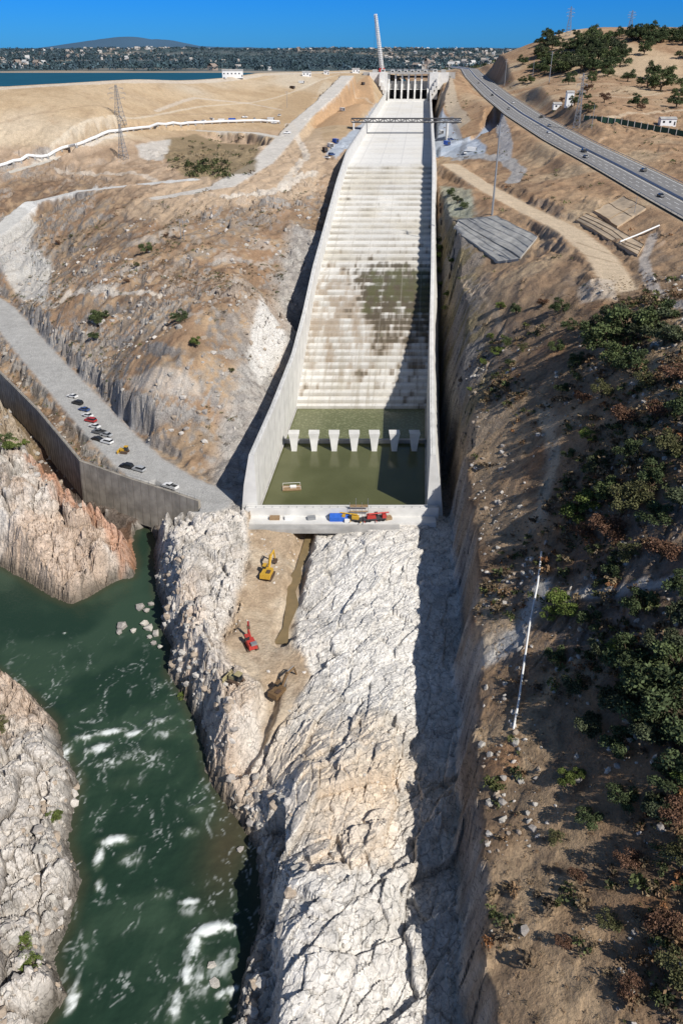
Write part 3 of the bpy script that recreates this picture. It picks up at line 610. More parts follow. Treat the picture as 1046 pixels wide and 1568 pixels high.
m,nt,bs_=newmat('river_water'); at=nt.nodes.new('ShaderNodeAttribute'); at.attribute_name='Col'; nt.links.new(at.outputs['Color'],bs_.inputs['Base Color'])
ra=nt.nodes.new('ShaderNodeAttribute'); ra.attribute_name='rock'; mr=nt.nodes.new('ShaderNodeMapRange'); mr.inputs['To Min'].default_value=.2; mr.inputs['To Max'].default_value=.8; nt.links.new(ra.outputs['Fac'],mr.inputs['Value']); nt.links.new(mr.outputs['Result'],bs_.inputs['Roughness'])
nz=nt.nodes.new('ShaderNodeTexNoise'); nz.inputs['Scale'].default_value=1.2; nz.inputs['Detail'].default_value=6; bp=nt.nodes.new('ShaderNodeBump'); bp.inputs['Strength'].default_value=.35; bp.inputs['Distance'].default_value=.25
tc=nt.nodes.new('ShaderNodeTexCoord'); nt.links.new(tc.outputs['Object'],nz.inputs['Vector']); nt.links.new(nz.outputs['Fac'],bp.inputs['Height']); nt.links.new(bp.outputs['Normal'],bs_.inputs['Normal']); bs_.inputs['IOR'].default_value=1.33; bs_.inputs['Specular IOR Level'].default_value=.35
mesh_np('river',np.stack([RX,RY,RZ],-1).reshape(-1,3),Fr,m,rc_.reshape(-1,3),True,fm_.ravel())
# ---------------------------------------------------------------- retaining wall
b=B()
for i in range(len(RW)-1):
    p=Vector(RW[i]); q=Vector(RW[i+1]); d=(q-p); d.z=0; d.normalize(); n=Vector((d.y,-d.x,0))
    if n.x>0: n=-n
    V=[]
    for c_ in (p,q):
        for off,z in ((-.5,c_.z+1.2),(.4,c_.z+1.2),(1.0,-4),(1.6,-12.5),(-.5,-12.5)): V.append((c_.x+n.x*off,c_.y+n.y*off,z))
    b.add(V,[(0,1,2,3,4),(9,8,7,6,5)]+[(j,j+5,(j+1)%5+5,(j+1)%5) for j in range(5)],0)
    L=(q-p).length; k=int(L//3)
    for j in range(k):
        c_=p.lerp(q,(j+.5)/k); b.beam((c_.x,c_.y,c_.z+1.2),(c_.x,c_.y,c_.z+2.4),.05,1)
        b.beam((c_.x+n.x*.42,c_.y+n.y*.42,c_.z+1.1),(c_.x+n.x*1.62,c_.y+n.y*1.62,-12),.07,2)
    b.beam((p.x,p.y,p.z+2.4),(q.x,q.y,q.z+2.4),.05,1)
put('retaining_wall',b.mesh('retaining_wall',[simple('retaining_wall_concrete',(.31,.28,.235),.9,0,.3,.3,.1),steel,simple('wall_joint',(.15,.13,.11))]))
# ---------------------------------------------------------------- highway
def strip(b,pl,off0,off1,dz,m,dash=None,step=6):
    L=np.array(pl); seg=np.linalg.norm(np.diff(L[:,:2],axis=0),axis=1); s=np.concatenate([[0],np.cumsum(seg)])
    sv=np.arange(0,s[-1],step); pts=np.stack([np.interp(sv,s,L[:,i]) for i in range(3)],1)
    for _ in range(6): pts[1:-1]=(pts[:-2]+pts[1:-1]*2+pts[2:])/4
    T=np.gradient(pts,axis=0); T[:,2]=0; T/=np.linalg.norm(T,axis=1)[:,None]; N=np.stack([T[:,1],-T[:,0],T[:,2]],1)
    A=pts+N*off0; C=pts+N*off1; A[:,2]+=dz; C[:,2]+=dz
    for i in range(len(pts)-1):
        if dash and (i%dash[1])>=dash[0]: continue
        b.add([A[i],C[i],C[i+1],A[i+1]],[(0,1,2,3)],m)
    return pts,N
hp=ROADS['highway'][0]; b=B()
asph=simple('highway_asphalt',(.21,.205,.20),.9,0,.12,.4); shoulder=simple('shoulder',(.30,.28,.25),.9,0,.1,.4)
hpts,hN=strip(b,hp,-14,14,0,3); strip(b,hp,-12.5,-1.6,.02,0); strip(b,hp,1.6,12.5,.02,0)
for o_ in (-11.9,-1.9,1.9,11.9): strip(b,hp,o_-.16,o_+.16,.04,1)
for o_ in (-8.4,-5.2,5.2,8.4): strip(b,hp,o_-.12,o_+.12,.04,1,(1,2),5)
pts,N=hpts,hN
for i in range(len(pts)-1):
    p=pts[i]; q=pts[i+1]
    for s_ in (-1,1): b.add([(p[0]+.35*s_,p[1],p[2]),(q[0]+.35*s_,q[1],q[2]),(q[0]+.12*s_,q[1],q[2]+.9),(p[0]+.12*s_,p[1],p[2]+.9)],[(0,1,2,3)],2)
    b.add([(p[0]-.12,p[1],p[2]+.9),(p[0]+.12,p[1],p[2]+.9),(q[0]+.12,q[1],q[2]+.9),(q[0]-.12,q[1],q[2]+.9)],[(0,1,2,3)],2)
    for sg in (-1,1):
        p_=pts[i]+N[i]*13.6*sg; q_=pts[i+1]+N[i+1]*13.6*sg
        b.beam((p_[0],p_[1],p_[2]+.75),(q_[0],q_[1],q_[2]+.75),.16,2); b.beam((p_[0],p_[1],p_[2]),(p_[0],p_[1],p_[2]+.75),.1,2)
put('highway',b.mesh('highway',[asph,white,steel,shoulder]))
# ---------------------------------------------------------------- vehicles
carcols={'white':(.75,.75,.74),'black':(.02,.02,.022),'silver':(.4,.41,.42),'red':(.4,.03,.03),'blue':(.04,.08,.22),'grey':(.13,.135,.14)}
carm={k:simple('car_paint_'+k,v,.25,0,.02,1,spec=.6) for k,v in carcols.items()}
def car_mesh(col,kind):
    b=B()
    if kind=='sedan':
        b.ext([(-2.25,.35),(2.2,.35),(2.3,.6),(2.15,.8),(1.1,.95),(-1.5,1.0),(-2.25,.9)],-.9,.9,0)
        b.ext([(1.15,.94),(.35,1.42),(-1.0,1.45),(-1.75,.99)],-.86,.86,1,.16); b.ext([(.3,1.40),(.25,1.47),(-.95,1.49),(-1.0,1.43)],-.7,.7,0)
    elif kind=='suv':
        b.ext([(-2.3,.4),(2.3,.4),(2.4,.75),(2.2,1.0),(1.2,1.12),(-2.2,1.15),(-2.35,.9)],-.97,.97,0)
        b.ext([(1.2,1.1),(.5,1.68),(-2.0,1.72),(-2.25,1.14)],-.93,.93,1,.15); b.ext([(.45,1.66),(.4,1.76),(-1.95,1.78),(-2.0,1.68)],-.78,.78,0)
    else:
        b.ext([(-2.7,.5),(2.7,.5),(2.8,.85),(2.6,1.1),(1.3,1.2),(-2.7,1.2)],-1,1,0)
        b.ext([(1.3,1.18),(.7,1.78),(-.5,1.8),(-.6,1.18)],-.93,.93,1,.13); b.ext([(.65,1.76),(.6,1.86),(-.45,1.88),(-.5,1.78)],-.8,.8,0)
        b.box((0,-1.65,1.215),(1.7,1.9,.03),2); b.box((-.95,-1.65,1.3),(.1,2.1,.25),0); b.box((.95,-1.65,1.3),(.1,2.1,.25),0); b.box((0,-2.66,1.3),(1.8,.1,.25),0)
    wb_=1.35 if kind=='sedan' else 1.5
    for sx_ in (-.82,.82):
        for sy in (-wb_,wb_): b.beam((sx_-.14,sy,.36),(sx_+.14,sy,.36),.37,2,14)
    b.box((0,2.27 if kind!='pickup' else 2.76,.7),(1.5,.06,.14),3)
    return b.mesh('car_'+kind,[carm[col],glass,rubber,white])
cc={}
def car(u,v,kind,col,rz,base=None,zoff=0):
    k=(kind,col)
    if k not in cc: cc[k]=car_mesh(col,kind)
    p=base or hit(u,v); put({'sedan':'parked_car','suv':'parked_suv','pickup':'pickup_truck'}[kind] if base is None else {'sedan':'car','suv':'suv','pickup':'pickup_truck'}[kind],cc[k],(p[0],p[1],p[2]+zoff),rz)
for i,(u,v,k,c_) in enumerate([(112,609,'sedan','white'),(120,619,'suv','black'),(130,629,'sedan','blue'),(135,638,'sedan','white'),(140,646,'suv','red'),(146,655,'sedan','white'),(153,664,'pickup','grey'),(150,674,'sedan','black'),(164,668,'sedan','silver'),(165,679,'suv','white'),(195,716,'suv','black'),(214,721,'suv','silver')]):
    car(u,v,k,c_,math.radians(62 if i%2 else 66))
car(262,748,'pickup','white',math.radians(60))
def hw_at(v,off):
    best=None
    for i in range(len(hpts)):
        p=hpts[i]+hN[i]*off; d=np.array([p[0],p[1],p[2]-H]); dep=d[1]*cp-d[2]*sp; up=d[1]*sp+d[2]*cp; vv=784-FL*up/dep
        if best is None or abs(vv-v)<best[0]: best=(abs(vv-v),p,i)
    return best[1],best[2]
for v,off,k,c_ in [(300,-7,'sedan','black'),(262,7,'suv','black'),(243,-9,'sedan','grey'),(233,-4,'suv','black'),(203,-4,'sedan','white'),(193,4,'sedan','silver'),(180,9,'suv','black'),(168,-6,'sedan','grey'),(158,5,'sedan','white'),(147,-5,'suv','black'),(138,5,'sedan','white'),(128,-5,'sedan','black'),(120,6,'suv','white')]:
    p,i=hw_at(v,off); T=hpts[min(i+1,len(hpts)-1)]-hpts[i]; car(0,0,k,c_,math.atan2(-T[0],T[1])+(math.pi if off<0 else 0),(p[0],p[1],p[2]+.03))
def tracks(b,w,L,h,m=2):
    for s_ in (-1,1): b.ext([(-L/2+h*.4,0),(L/2-h*.4,0),(L/2,h*.5),(L/2-h*.4,h),(-L/2+h*.4,h),(-L/2,h*.5)],s_*w-.3,s_*w+.3,m)
def excavator(paint,ext=1.0):
    b=B(); tracks(b,1.25,4.2,.9); b.box((0,0,.95),(1.6,2.2,.35),2); b.beam((0,0,1.1),(0,0,1.3),.7,2,12)
    b.box((.15,-.6,1.9),(2.5,3.4,1.1),0,0,.96,.94); b.box((.1,-2.3,1.85),(2.7,.9,1.3),0,0,.95,.8); b.box((-.85,.75,2.3),(1.0,1.7,1.8),1,0,.85,.85); b.box((-.85,.75,3.22),(.95,1.5,.1),0)
    b.box((.7,-1.2,2.55),(1.0,1.4,.25),2)
    b.beam((.15,.8,1.9),(.15,3.0,4.8),.38,0,4,.42); b.beam((.15,3.0,4.8),(.15,5.6*ext,4.6),.42,0,4,.28); b.beam((.15,5.5*ext,4.9),(.15,6.6*ext,1.6),.3,0,4,.2)
    b.beam((.15,3.2,5.3),(.15,5.6*ext,5.3),.1,3,6); b.beam((.45,1.4,2.0),(.45,2.9,4.3),.1,3,6); b.beam((-.15,1.4,2.0),(-.15,2.9,4.3),.1,3,6)
    b.ext([(6.5*ext,1.7),(7.1*ext,1.2),(6.9*ext,.5),(6.1*ext,.3),(5.8*ext,.6),(6.3*ext,.8)],-.45,.75,2)
    return b.mesh('excavator',[paint,glass,rust,steel])
p=hit(410,884); put('excavator',excavator(yellow),p,math.radians(-12),1.05)
p=hit(428,1065); put('excavator',excavator(dull),p,math.radians(-35),.95)
def drill():
    b=B(); tracks(b,1.0,3.4,.8); b.box((0,-.3,1.4),(1.9,3.0,1.1),0,0,.95,.95); b.box((-.5,.9,2.1),(.9,1.1,1.5),1,0,.85,.9); b.box((-.5,.9,2.9),(.95,1.1,.1),0)
    b.beam((.4,.8,1.5),(.5,3.0,3.0),.2,0,4); b.beam((.5,3.2,.4),(.5,2.6,5.2),.2,0,4); b.beam((.75,3.2,.4),(.75,2.6,5.2),.12,3,4); b.box((.55,2.8,3.5),(.6,.5,.8),2)
    b.box((.2,-1.5,2.2),(1.3,.9,.5),3); return b.mesh('drill_rig',[red,glass,rust,steel])
p=hit(385,992); put('drill_rig',drill(),p,math.radians(25),1.1)
def dozer(paint):
    b=B(); tracks(b,.95,3.2,1.0); b.box((0,.5,1.3),(1.2,2.2,1.0),0,0,.9,.95); b.box((0,-.8,2.0),(1.4,1.3,1.5),1,0,.85,.85); b.box((0,-.8,2.85),(1.5,1.5,.12),0)
    b.ext([(2.3,.1),(2.5,.1),(2.35,.7),(2.5,1.3),(2.35,1.3),(2.2,.7)],-1.8,1.8,0); b.beam((.95,0,.6),(.95,2.3,.5),.1,0); b.beam((-.95,0,.6),(-.95,2.3,.5),.1,0); b.beam((.3,1.3,1.9),(.3,1.3,2.6),.08,2,6)
    return b.mesh('bulldozer',[paint,glass,rust,steel])
p=hit(362,1045); put('bulldozer',dozer(simple('dusty_paint',(.35,.3,.16),.8,0,.3)),p,math.radians(60)); p=hit(192,694); put('bulldozer',dozer(yellow),p,math.radians(80),.9)
def crane_truck(cm):
    b=B(); b.box((0,0,1.0),(2.5,8.5,.5),2); b.box((0,3.6,1.9),(2.4,1.6,1.5),cm,0,.9,.8); b.box((0,4.0,2.15),(2.2,1.0,.7),1,0,.9,.85)
    b.box((0,-1.2,1.9),(2.2,3.4,1.2),cm,0,.9,.9); b.box((-.8,.7,2.2),(.9,1.4,1.5),1,0,.9,.9)
    b.beam((.3,-2.2,3.0),(.3,5.4,3.2),.38,cm,4,.28); b.beam((.3,-2.2,2.2),(.3,1.5,3.0),.15,3,6)
    for y_ in (-3.2,-1.9,1.8,3.3):
        for x_ in (-1.1,1.1): b.beam((x_-.2,y_,.55),(x_+.2,y_,.55),.55,3,12)
    for y_ in (-4,0.5): b.box((0,y_,.6),(5,.25,.2),cm)
    return b.mesh('mobile_crane',[yellow,glass,dsteel,rubber,red])
put('mobile_crane',crane_truck(4),(9.8,197.6,-1.05),math.radians(-82),.8); put('mobile_crane',crane_truck(0),(3.2,197.4,-1.05),math.radians(78),.7)
b=B(); b.ext([(-1.6,0),(1.6,0),(1.5,1.2),(0,2.0),(-1.5,1.2)],-3,3,0); b.box((2.2,-1.9,.5),(1.6,.8,1),1); put('blue_tarp_shelter',b.mesh('tarp',[blue,white]),(-.5,198.4,-1.1),0)
b=B()
for i in range(4):
    for j in range(2):
        b.beam((i*1.8,j*1.6,0),(i*1.8,j*1.6,5.5 if i%2 else 4),.06,0)
    for k in (1.6,3.2): b.beam((i*1.8,0,k),(i*1.8,1.6,k),.05,0)
for j in range(2):
    for k in (1.6,3.2): b.beam((0,j*1.6,k),(5.4,j*1.6,k),.05,0)
b.box((2.7,.8,3.25),(5.4,1.5,.08),1); b.box((2.7,.8,1.65),(5.4,1.5,.08),1); put('scaffolding',b.mesh('scaffold',[steel,wood]),(2.5,199.4,-.9),0)
b=B(); b.box((0,0,.2),(6,3,.4),0)
for x_ in (-2.8,2.8):
    for y_ in (-1.3,1.3): b.beam((x_,y_,.4),(x_,y_,1.4),.06,1)
for y_ in (-1.3,1.3): b.beam((-2.8,y_,1.4),(2.8,y_,1.4),.06,1)
b.box((.5,0,.7),(2,1.2,.6),1); put('work_raft',b.mesh('raft',[wood,white]),P(447,748,-2.1),.1)
b=B(); 
for i,(x_,w_) in enumerate([(-20,3),(-16,2),(-9,2.4),(14,2)]): b.box((x_,198.4,-.7),(w_,1.6,.9),i%3,.1*i)
put('material_pallets',b.mesh('pallets',[wood,white,steel]))
def container(u,v,c_,rz):
    b=B(); b.box((0,0,1.4),(2.4,6.0,2.5),0)
    for k in range(11):
        for s_ in (-1,1): b.box((s_*1.23,-2.7+k*.54,1.4),(.08,.2,2.2),0)
    b.box((-.55,-3.03,1.4),(1.0,.06,2.2),1); b.box((.55,-3.03,1.4),(1.0,.06,2.2),1)
    put('shipping_container',b.mesh('container',[c_,dsteel]),hit(u,v),rz)
for u,v,c_,rz in [(506,226,white,.4),(514,219,blue,.5),(498,232,rust,.3),(676,205,white,.1),(684,222,blue,.4),(722,232,white,1.2),(415,185,white,1.3),(405,187,rust,1.2),(340,187,white,1.5),(356,186,blue,1.5),(524,170,white,.5),(556,130,rust,.3),(700,188,white,.6),(462,128,white,1.2),(448,136,rust,.8),(520,108,white,.2)]: container(u,v,c_,rz)
# ---------------------------------------------------------------- control structure
b=B()
for i in range(7):
    x=-23.4+i*7.8; b.ext([(-14,-2),(12,-2),(12,27),(-4,27),(-6,16),(-14,8)],x-.95,x+.95,0)
for i in range(6):
    x=-19.5+i*7.8
    b.box((x,3,4.5),(5.9,1.0,13),2); b.box((x,-.5,15),(5.9,1.5,8),1); b.box((x,-1.0,23.5),(5.9,1.0,2.2),2); b.box((x,-4,10.4),(5.9,2,.8),0)  # black panels stand in for shade inside bays and slots
    b.box((x,4,29.2),(4.2,5,3.4),0,0,.9,.9); b.box((x,1.4,29.0),(2.4,.3,1.8),2); b.beam((x-2.4,0,27),(x-2.4,0,31.5),.18,3); b.beam((x+2.4,0,27),(x+2.4,0,31.5),.18,3); b.beam((x-2.4,0,31.5),(x+2.4,0,31.5),.18,3)
b.box((0,2,27.2),(52,22,.9),0); b.box((0,-9.2,28.0),(52,.3,1.0),1)
for s_ in (-1,1):
    b.box((s_*29.8,2,14),(10,28,28),0); b.box((s_*41,6,19),(12.4,20,18),0); b.box((s_*51,8,23),(8,16,10),1)
    for k in range(4): b.box((s_*(27+k*2.2),-14,6+k*4),(2,6,8),0)
    b.box((s_*31,0,29.5),(5,6,3.5),0); b.box((s_*31,-3.05,29.6),(3,.1,1.4),2); b.box((s_*41,4,29.6),(6,5,3),1,0,.95,.95)
b.box((0,-13,-1.2),(48,30,3),0)
b.box((0,-8,30.8),(66,.5,.4),3)
for k in range(14): b.beam((-33+k*5,-8,27),(-33+k*5,-8,30.8),.12,3)
me=b.mesh('gate_structure',[conc,concd,dark,steel]); put('spillway_gate_structure',me,(ccen(1062),1062,76),-THC)
def lattice(b,p,q,w0,w1,n,m,r=.12):
    p=Vector(p); q=Vector(q); d=(q-p).normalized(); a=d.orthogonal().normalized(); c_=d.cross(a); pr=None
    for i in range(n+1):
        t=i/n; o=p.lerp(q,t); w=lerp(w0,w1,t); cs=[o+a*w*i_+c_*w*j_ for i_,j_ in ((-1,-1),(1,-1),(1,1),(-1,1))]
        for k in range(4): b.beam(cs[k],cs[(k+1)%4],r*.7,m)
        if pr:
            for k in range(4): b.beam(pr[k],cs[k],r,m); b.beam(pr[k],cs[(k+1)%4],r*.7,m)
        pr=cs
b=B(); tip=PY(575,22,1090)
lattice(b,(50,1100,107),tip,1.7,1.2,26,0,.32); b.box((50,1104,106),(7,11,4),1); b.box((46,1102,107.5),(2.4,3,3),2); b.box((46.3,1104,103),(1.5,12,2),3); b.box((53.7,1104,103),(1.5,12,2),3)
b.beam((50,1112,107),(50,1110,122),.4,0); b.beam((50,1110,122),tip,.15,0); b.beam(tip,(tip[0]-1,tip[1]-2,120),.12,3)
put('lattice_boom_crane',b.mesh('boom_crane',[white,red,glass,dsteel]))
# bridge
p0=PY(538,187,690); p1=PY(706,185,690); b=B(); x0,x1=p0[0],p1[0]; zb=p0[2]; n=20
for k in range(n):
    xa=lerp(x0,x1,k/n); xb=lerp(x0,x1,(k+1)/n)
    for yy in (686.5,693.5):
        b.beam((xa,yy,zb),(xb,yy,zb),.35,0); b.beam((xa,yy,zb+2.6),(xb,yy,zb+2.6),.3,0); b.beam((xa,yy,zb),(xa,yy,zb+2.6),.2,0); b.beam((xa,yy,zb if k%2 else zb+2.6),(xb,yy,zb+2.6 if k%2 else zb),.2,0)
b.box(((x0+x1)/2,690,zb+.2),(x1-x0,6.5,.4),1)
for t in (-27,27,-27-9,27+12): 
    xx=ccen(690)+t; zg=float(gz([xx],[690])[0])
    b.box((xx,690,(zb+min(zg,zb-6))/2-1),(1.4,7,zb-min(zg,zb-6)+2),2)
put('truss_bridge',b.mesh('bridge',[dsteel,concd,conc]))
def pylon(name,u,v0,v1,w,arms=True,off=0):
    p=hit(u,v0); d=ray(u+off,v1); t=p[1]/d[1]; h=H+d[2]*t-p[2]; b=B()
    lattice(b,(0,0,0),(0,0,h*.55),w,w*.45,5,0,.16); lattice(b,(0,0,h*.55),(0,0,h),w*.45,w*.15,5,0,.13)
    if arms:
        for zz,l in ((.68,w*1.6),(.8,w*1.9),(.92,w*1.5)):
            for s_ in (-1,1): b.beam((0,0,h*zz+1),(s_*l,0,h*zz),.12,0); b.beam((0,0,h*zz-1),(s_*l,0,h*zz),.12,0); b.beam((s_*l,0,h*zz),(s_*l,0,h*zz-1.5),.12,0)
    put(name,b.mesh(name,[steel]),p,.3); return p,h
PY1=pylon('transmission_tower',186,196,130,3.4); pylon('transmission_tower',190,243,190,2.6,False)
pylon('transmission_tower',882,196,112,2.0); pylon('transmission_tower',869,55,10,3); pylon('transmission_tower',963,50,16,3); 
def pole(u,v0,v1,r=.35,arm=True,name='utility_pole'):
    p=hit(u,v0); d=ray(u,v1); t=p[1]/d[1]; h=H+d[2]*t-p[2]; b=B(); b.beam((0,0,-1),(0,0,h),r,0,8,r*.55)
    if arm:
        for zz in (.97,.9): b.box((0,0,h*zz),(3.2,.15,.15),0); [b.beam((x_,0,h*zz),(x_,0,h*zz+.4),.07,1) for x_ in (-1.5,0,1.5)]
    put(name,b.mesh(name,[steel,white]),p,.2); return (p[0],p[1],p[2]+h)
a1=pole(753,330,188,.5); a2=pole(772,132,90,.35); pole(840,128,78,.4); pole(278,366,335,.2); pole(283,368,338,.2); pole(440,165,140,.2)
pole(815,118,92,.25,False,'street_lamp'); pole(905,198,160,.2,False,'street_lamp'); pole(970,330,300,.15,False,'street_lamp')
# pipeline
b=B(); pr=None; L=[(-40,275),(0,259),(45,247),(85,241),(130,222),(168,206),(205,201),(255,196),(300,192),(350,189),(400,188),(438,190)]
pp=[]
for i in range(len(L)-1):
    for k in range(4): pp.append(hit(lerp(L[i][0],L[i+1][0],k/4),lerp(L[i][1],L[i+1][1],k/4)))
for i,p in enumerate(pp):
    q=(p[0],p[1],p[2]+1.8)
    if pr: b.beam(pr,q,1.0,0,8)
    b.box((p[0],p[1],p[2]+.5),(1.2,1.2,2.2),1); pr=q
put('pipeline',b.mesh('pipeline',[white,concd]))
b=B(); pr=None
for u,v in [(828,850),(822,900),(810,960),(800,1030),(793,1080),(785,1122)]:
    p=hit(u,v); q=(p[0],p[1],p[2]+.9); 
    if pr: b.beam(pr,q,.2,0,8)
    pr=q
put('drain_pipe',b.mesh('drain_pipe',[white]))
b=B(); pr=None
for u,v in [(948,375),(975,364),(1008,350)]:
    p=hit(u,v); q=(p[0],p[1],p[2]+1)
    if pr: b.beam(pr,q,.3,0,6)
    b.beam(p,q,.12,1); pr=q
put('guard_rail',b.mesh('guard_rail',[white,steel]))
b=B(); pr=None
for u,v in [(893,185),(920,187),(950,192),(980,197),(1010,203),(1046,210),(1100,220)]:
    p=hit(u,v)
    if pr:
        b.add([pr,p,(p[0],p[1],p[2]+3.2),(pr[0],pr[1],pr[2]+3.2),(pr[0],pr[1]+.4,pr[2]),(p[0],p[1]+.4,p[2]),(p[0],p[1]+.4,p[2]+3.2),(pr[0],pr[1]+.4,pr[2]+3.2)],[(0,1,2,3),(4,5,6,7),(3,2,6,7),(0,3,7,4),(1,2,6,5)],0)
        for k in range(3): b.box((lerp(pr[0],p[0],k/3),lerp(pr[1],p[1],k/3)-.1,lerp(pr[2],p[2],k/3)+1.8),(.35,.5,3.8),1)
    pr=p
put('sound_wall',b.mesh('sound_wall',[greenp,concd]))
def hut(u,v,w,d,h,rz=0,name='site_building'):
    p=hit(u,v); b=B(); b.box((0,0,h/2-.5),(w,d,h+1),0); b.ext([(-d/2-.4,h),(d/2+.4,h),(0,h+1.3)],-w/2-.3,w/2+.3,1)
    for k in range(max(1,int(w//4))): b.box((-w/2+2+k*4,-d/2-.02,h*.55),(1.4,.1,1.2),2)
    b.box((w/2-1,-d/2-.02,1),(1.0,.08,2.1),3); put(name,b.mesh(name,[white,concd,glass,dsteel]),p,rz)
hut(870,163,5,5,9); hut(852,166,6,4,3); hut(357,118,22,9,6,.1); hut(330,119,9,6,4); hut(470,117,10,5,4); hut(545,112,9,6,4); hut(500,114,6,4,3); hut(1020,192,10,5,3.5)
for i,(u,v,k,c_) in enumerate([(285,190,'pickup','white'),(300,188,'pickup','blue'),(312,187,'pickup','white'),(325,184,'suv','white'),(375,181,'pickup','white'),(390,184,'pickup','silver'),(420,190,'pickup','white'),(428,178,'suv','white'),(500,243,'pickup','white'),(508,238,'suv','blue'),(345,121,'pickup','white'),(440,205,'pickup','white'),(712,236,'suv','white'),(690,215,'pickup','blue')]): car(u,v,k,c_,i*1.3)
# ---------------------------------------------------------------- vegetation
def leafquads(n,blobs,size,r):
    bl=np.array(blobs); w=bl[:,3]**2; bi=r.choice(len(bl),n,p=w/w.sum()); d=r.normal(size=(n,3)); d/=np.linalg.norm(d,axis=1)[:,None]; d[:,2]=np.where(d[:,2]<-.3,-d[:,2]*.5,d[:,2])
    c=bl[bi,:3]+d*bl[bi,3:4]*(.55+.5*r.rand(n,1)); a=r.normal(size=(n,3)); a/=np.linalg.norm(a,axis=1)[:,None]
    b_=np.cross(a,r.normal(size=(n,3))); b_/=np.linalg.norm(b_,axis=1)[:,None]; s=size*(.6+.8*r.rand(n,1))
    V=np.stack([c-a*s,c+b_*s*.6,c+a*s,c-b_*s*.6],1).reshape(-1,3)
    tone=(.55+.9*r.rand(n))*(.75+.5*r.rand(len(bl)))[bi]
    return V,np.arange(n*4).reshape(-1,4),np.repeat(tone,4)
leafm=attrmat('foliage',.85,((1.5,.25),),0,.1,spec=.1)
def tree_mesh(seed,n=2600,greens=(.075,.095,.03)):
    r=np.random.RandomState(seed); blobs=[]
    for i in range(14):
        a=r.rand()*6.28; q=r.rand()**.5*2.6; zz=2.2+r.rand()*3.0-q*.25; blobs.append((q*math.cos(a),q*math.sin(a),zz,.65+r.rand()*.85))
    V,F,t=leafquads(n,blobs,.19,r)
    C=np.array(greens)[None]*t[:,None]
    tb=B(); tb.beam((0,0,-.6),(0.1,0,1.6),.28,0,7,.2)
    for bl in blobs: tb.beam((.1,0,1.3+r.rand()*.5),(bl[0]*.85,bl[1]*.85,bl[2]),.13,0,5,.03)
    V2=np.array(tb.v); nV=len(V)
    me=bpy.data.meshes.new('oak'); faces=F.tolist()+[tuple(i+nV for i in f) for f in tb.f]
    me.from_pydata(np.concatenate([V,V2]).tolist(),[],faces); a=me.color_attributes.new('Col','FLOAT_COLOR','POINT'); cc_=np.ones((nV+len(V2),4),f4); cc_[:nV,:3]=C; cc_[nV:,:3]=(.10,.075,.05); a.data.foreach_set('color',cc_.ravel()); me.materials.append(leafm); me.update(); return me
TG=[tree_mesh(i,2800,g) for i,g in enumerate([(.095,.12,.05),(.07,.092,.042),(.11,.14,.04),(.085,.10,.055)])]
TB_=[tree_mesh(20,2200,(.13,.17,.045)),tree_mesh(21,2000,(.15,.085,.055)),tree_mesh(22,2000,(.12,.12,.055))]
def tree(u,v,s,kind=0,name='oak_tree'):
    p=hit(u,v); me=(TG+TB_)[kind]; put(name,me,(p[0],p[1],p[2]-.2),rng.rand()*6.28,(s*(.9+.3*rng.rand()),s*(.9+.3*rng.rand()),s*(.8+.25*rng.rand())))
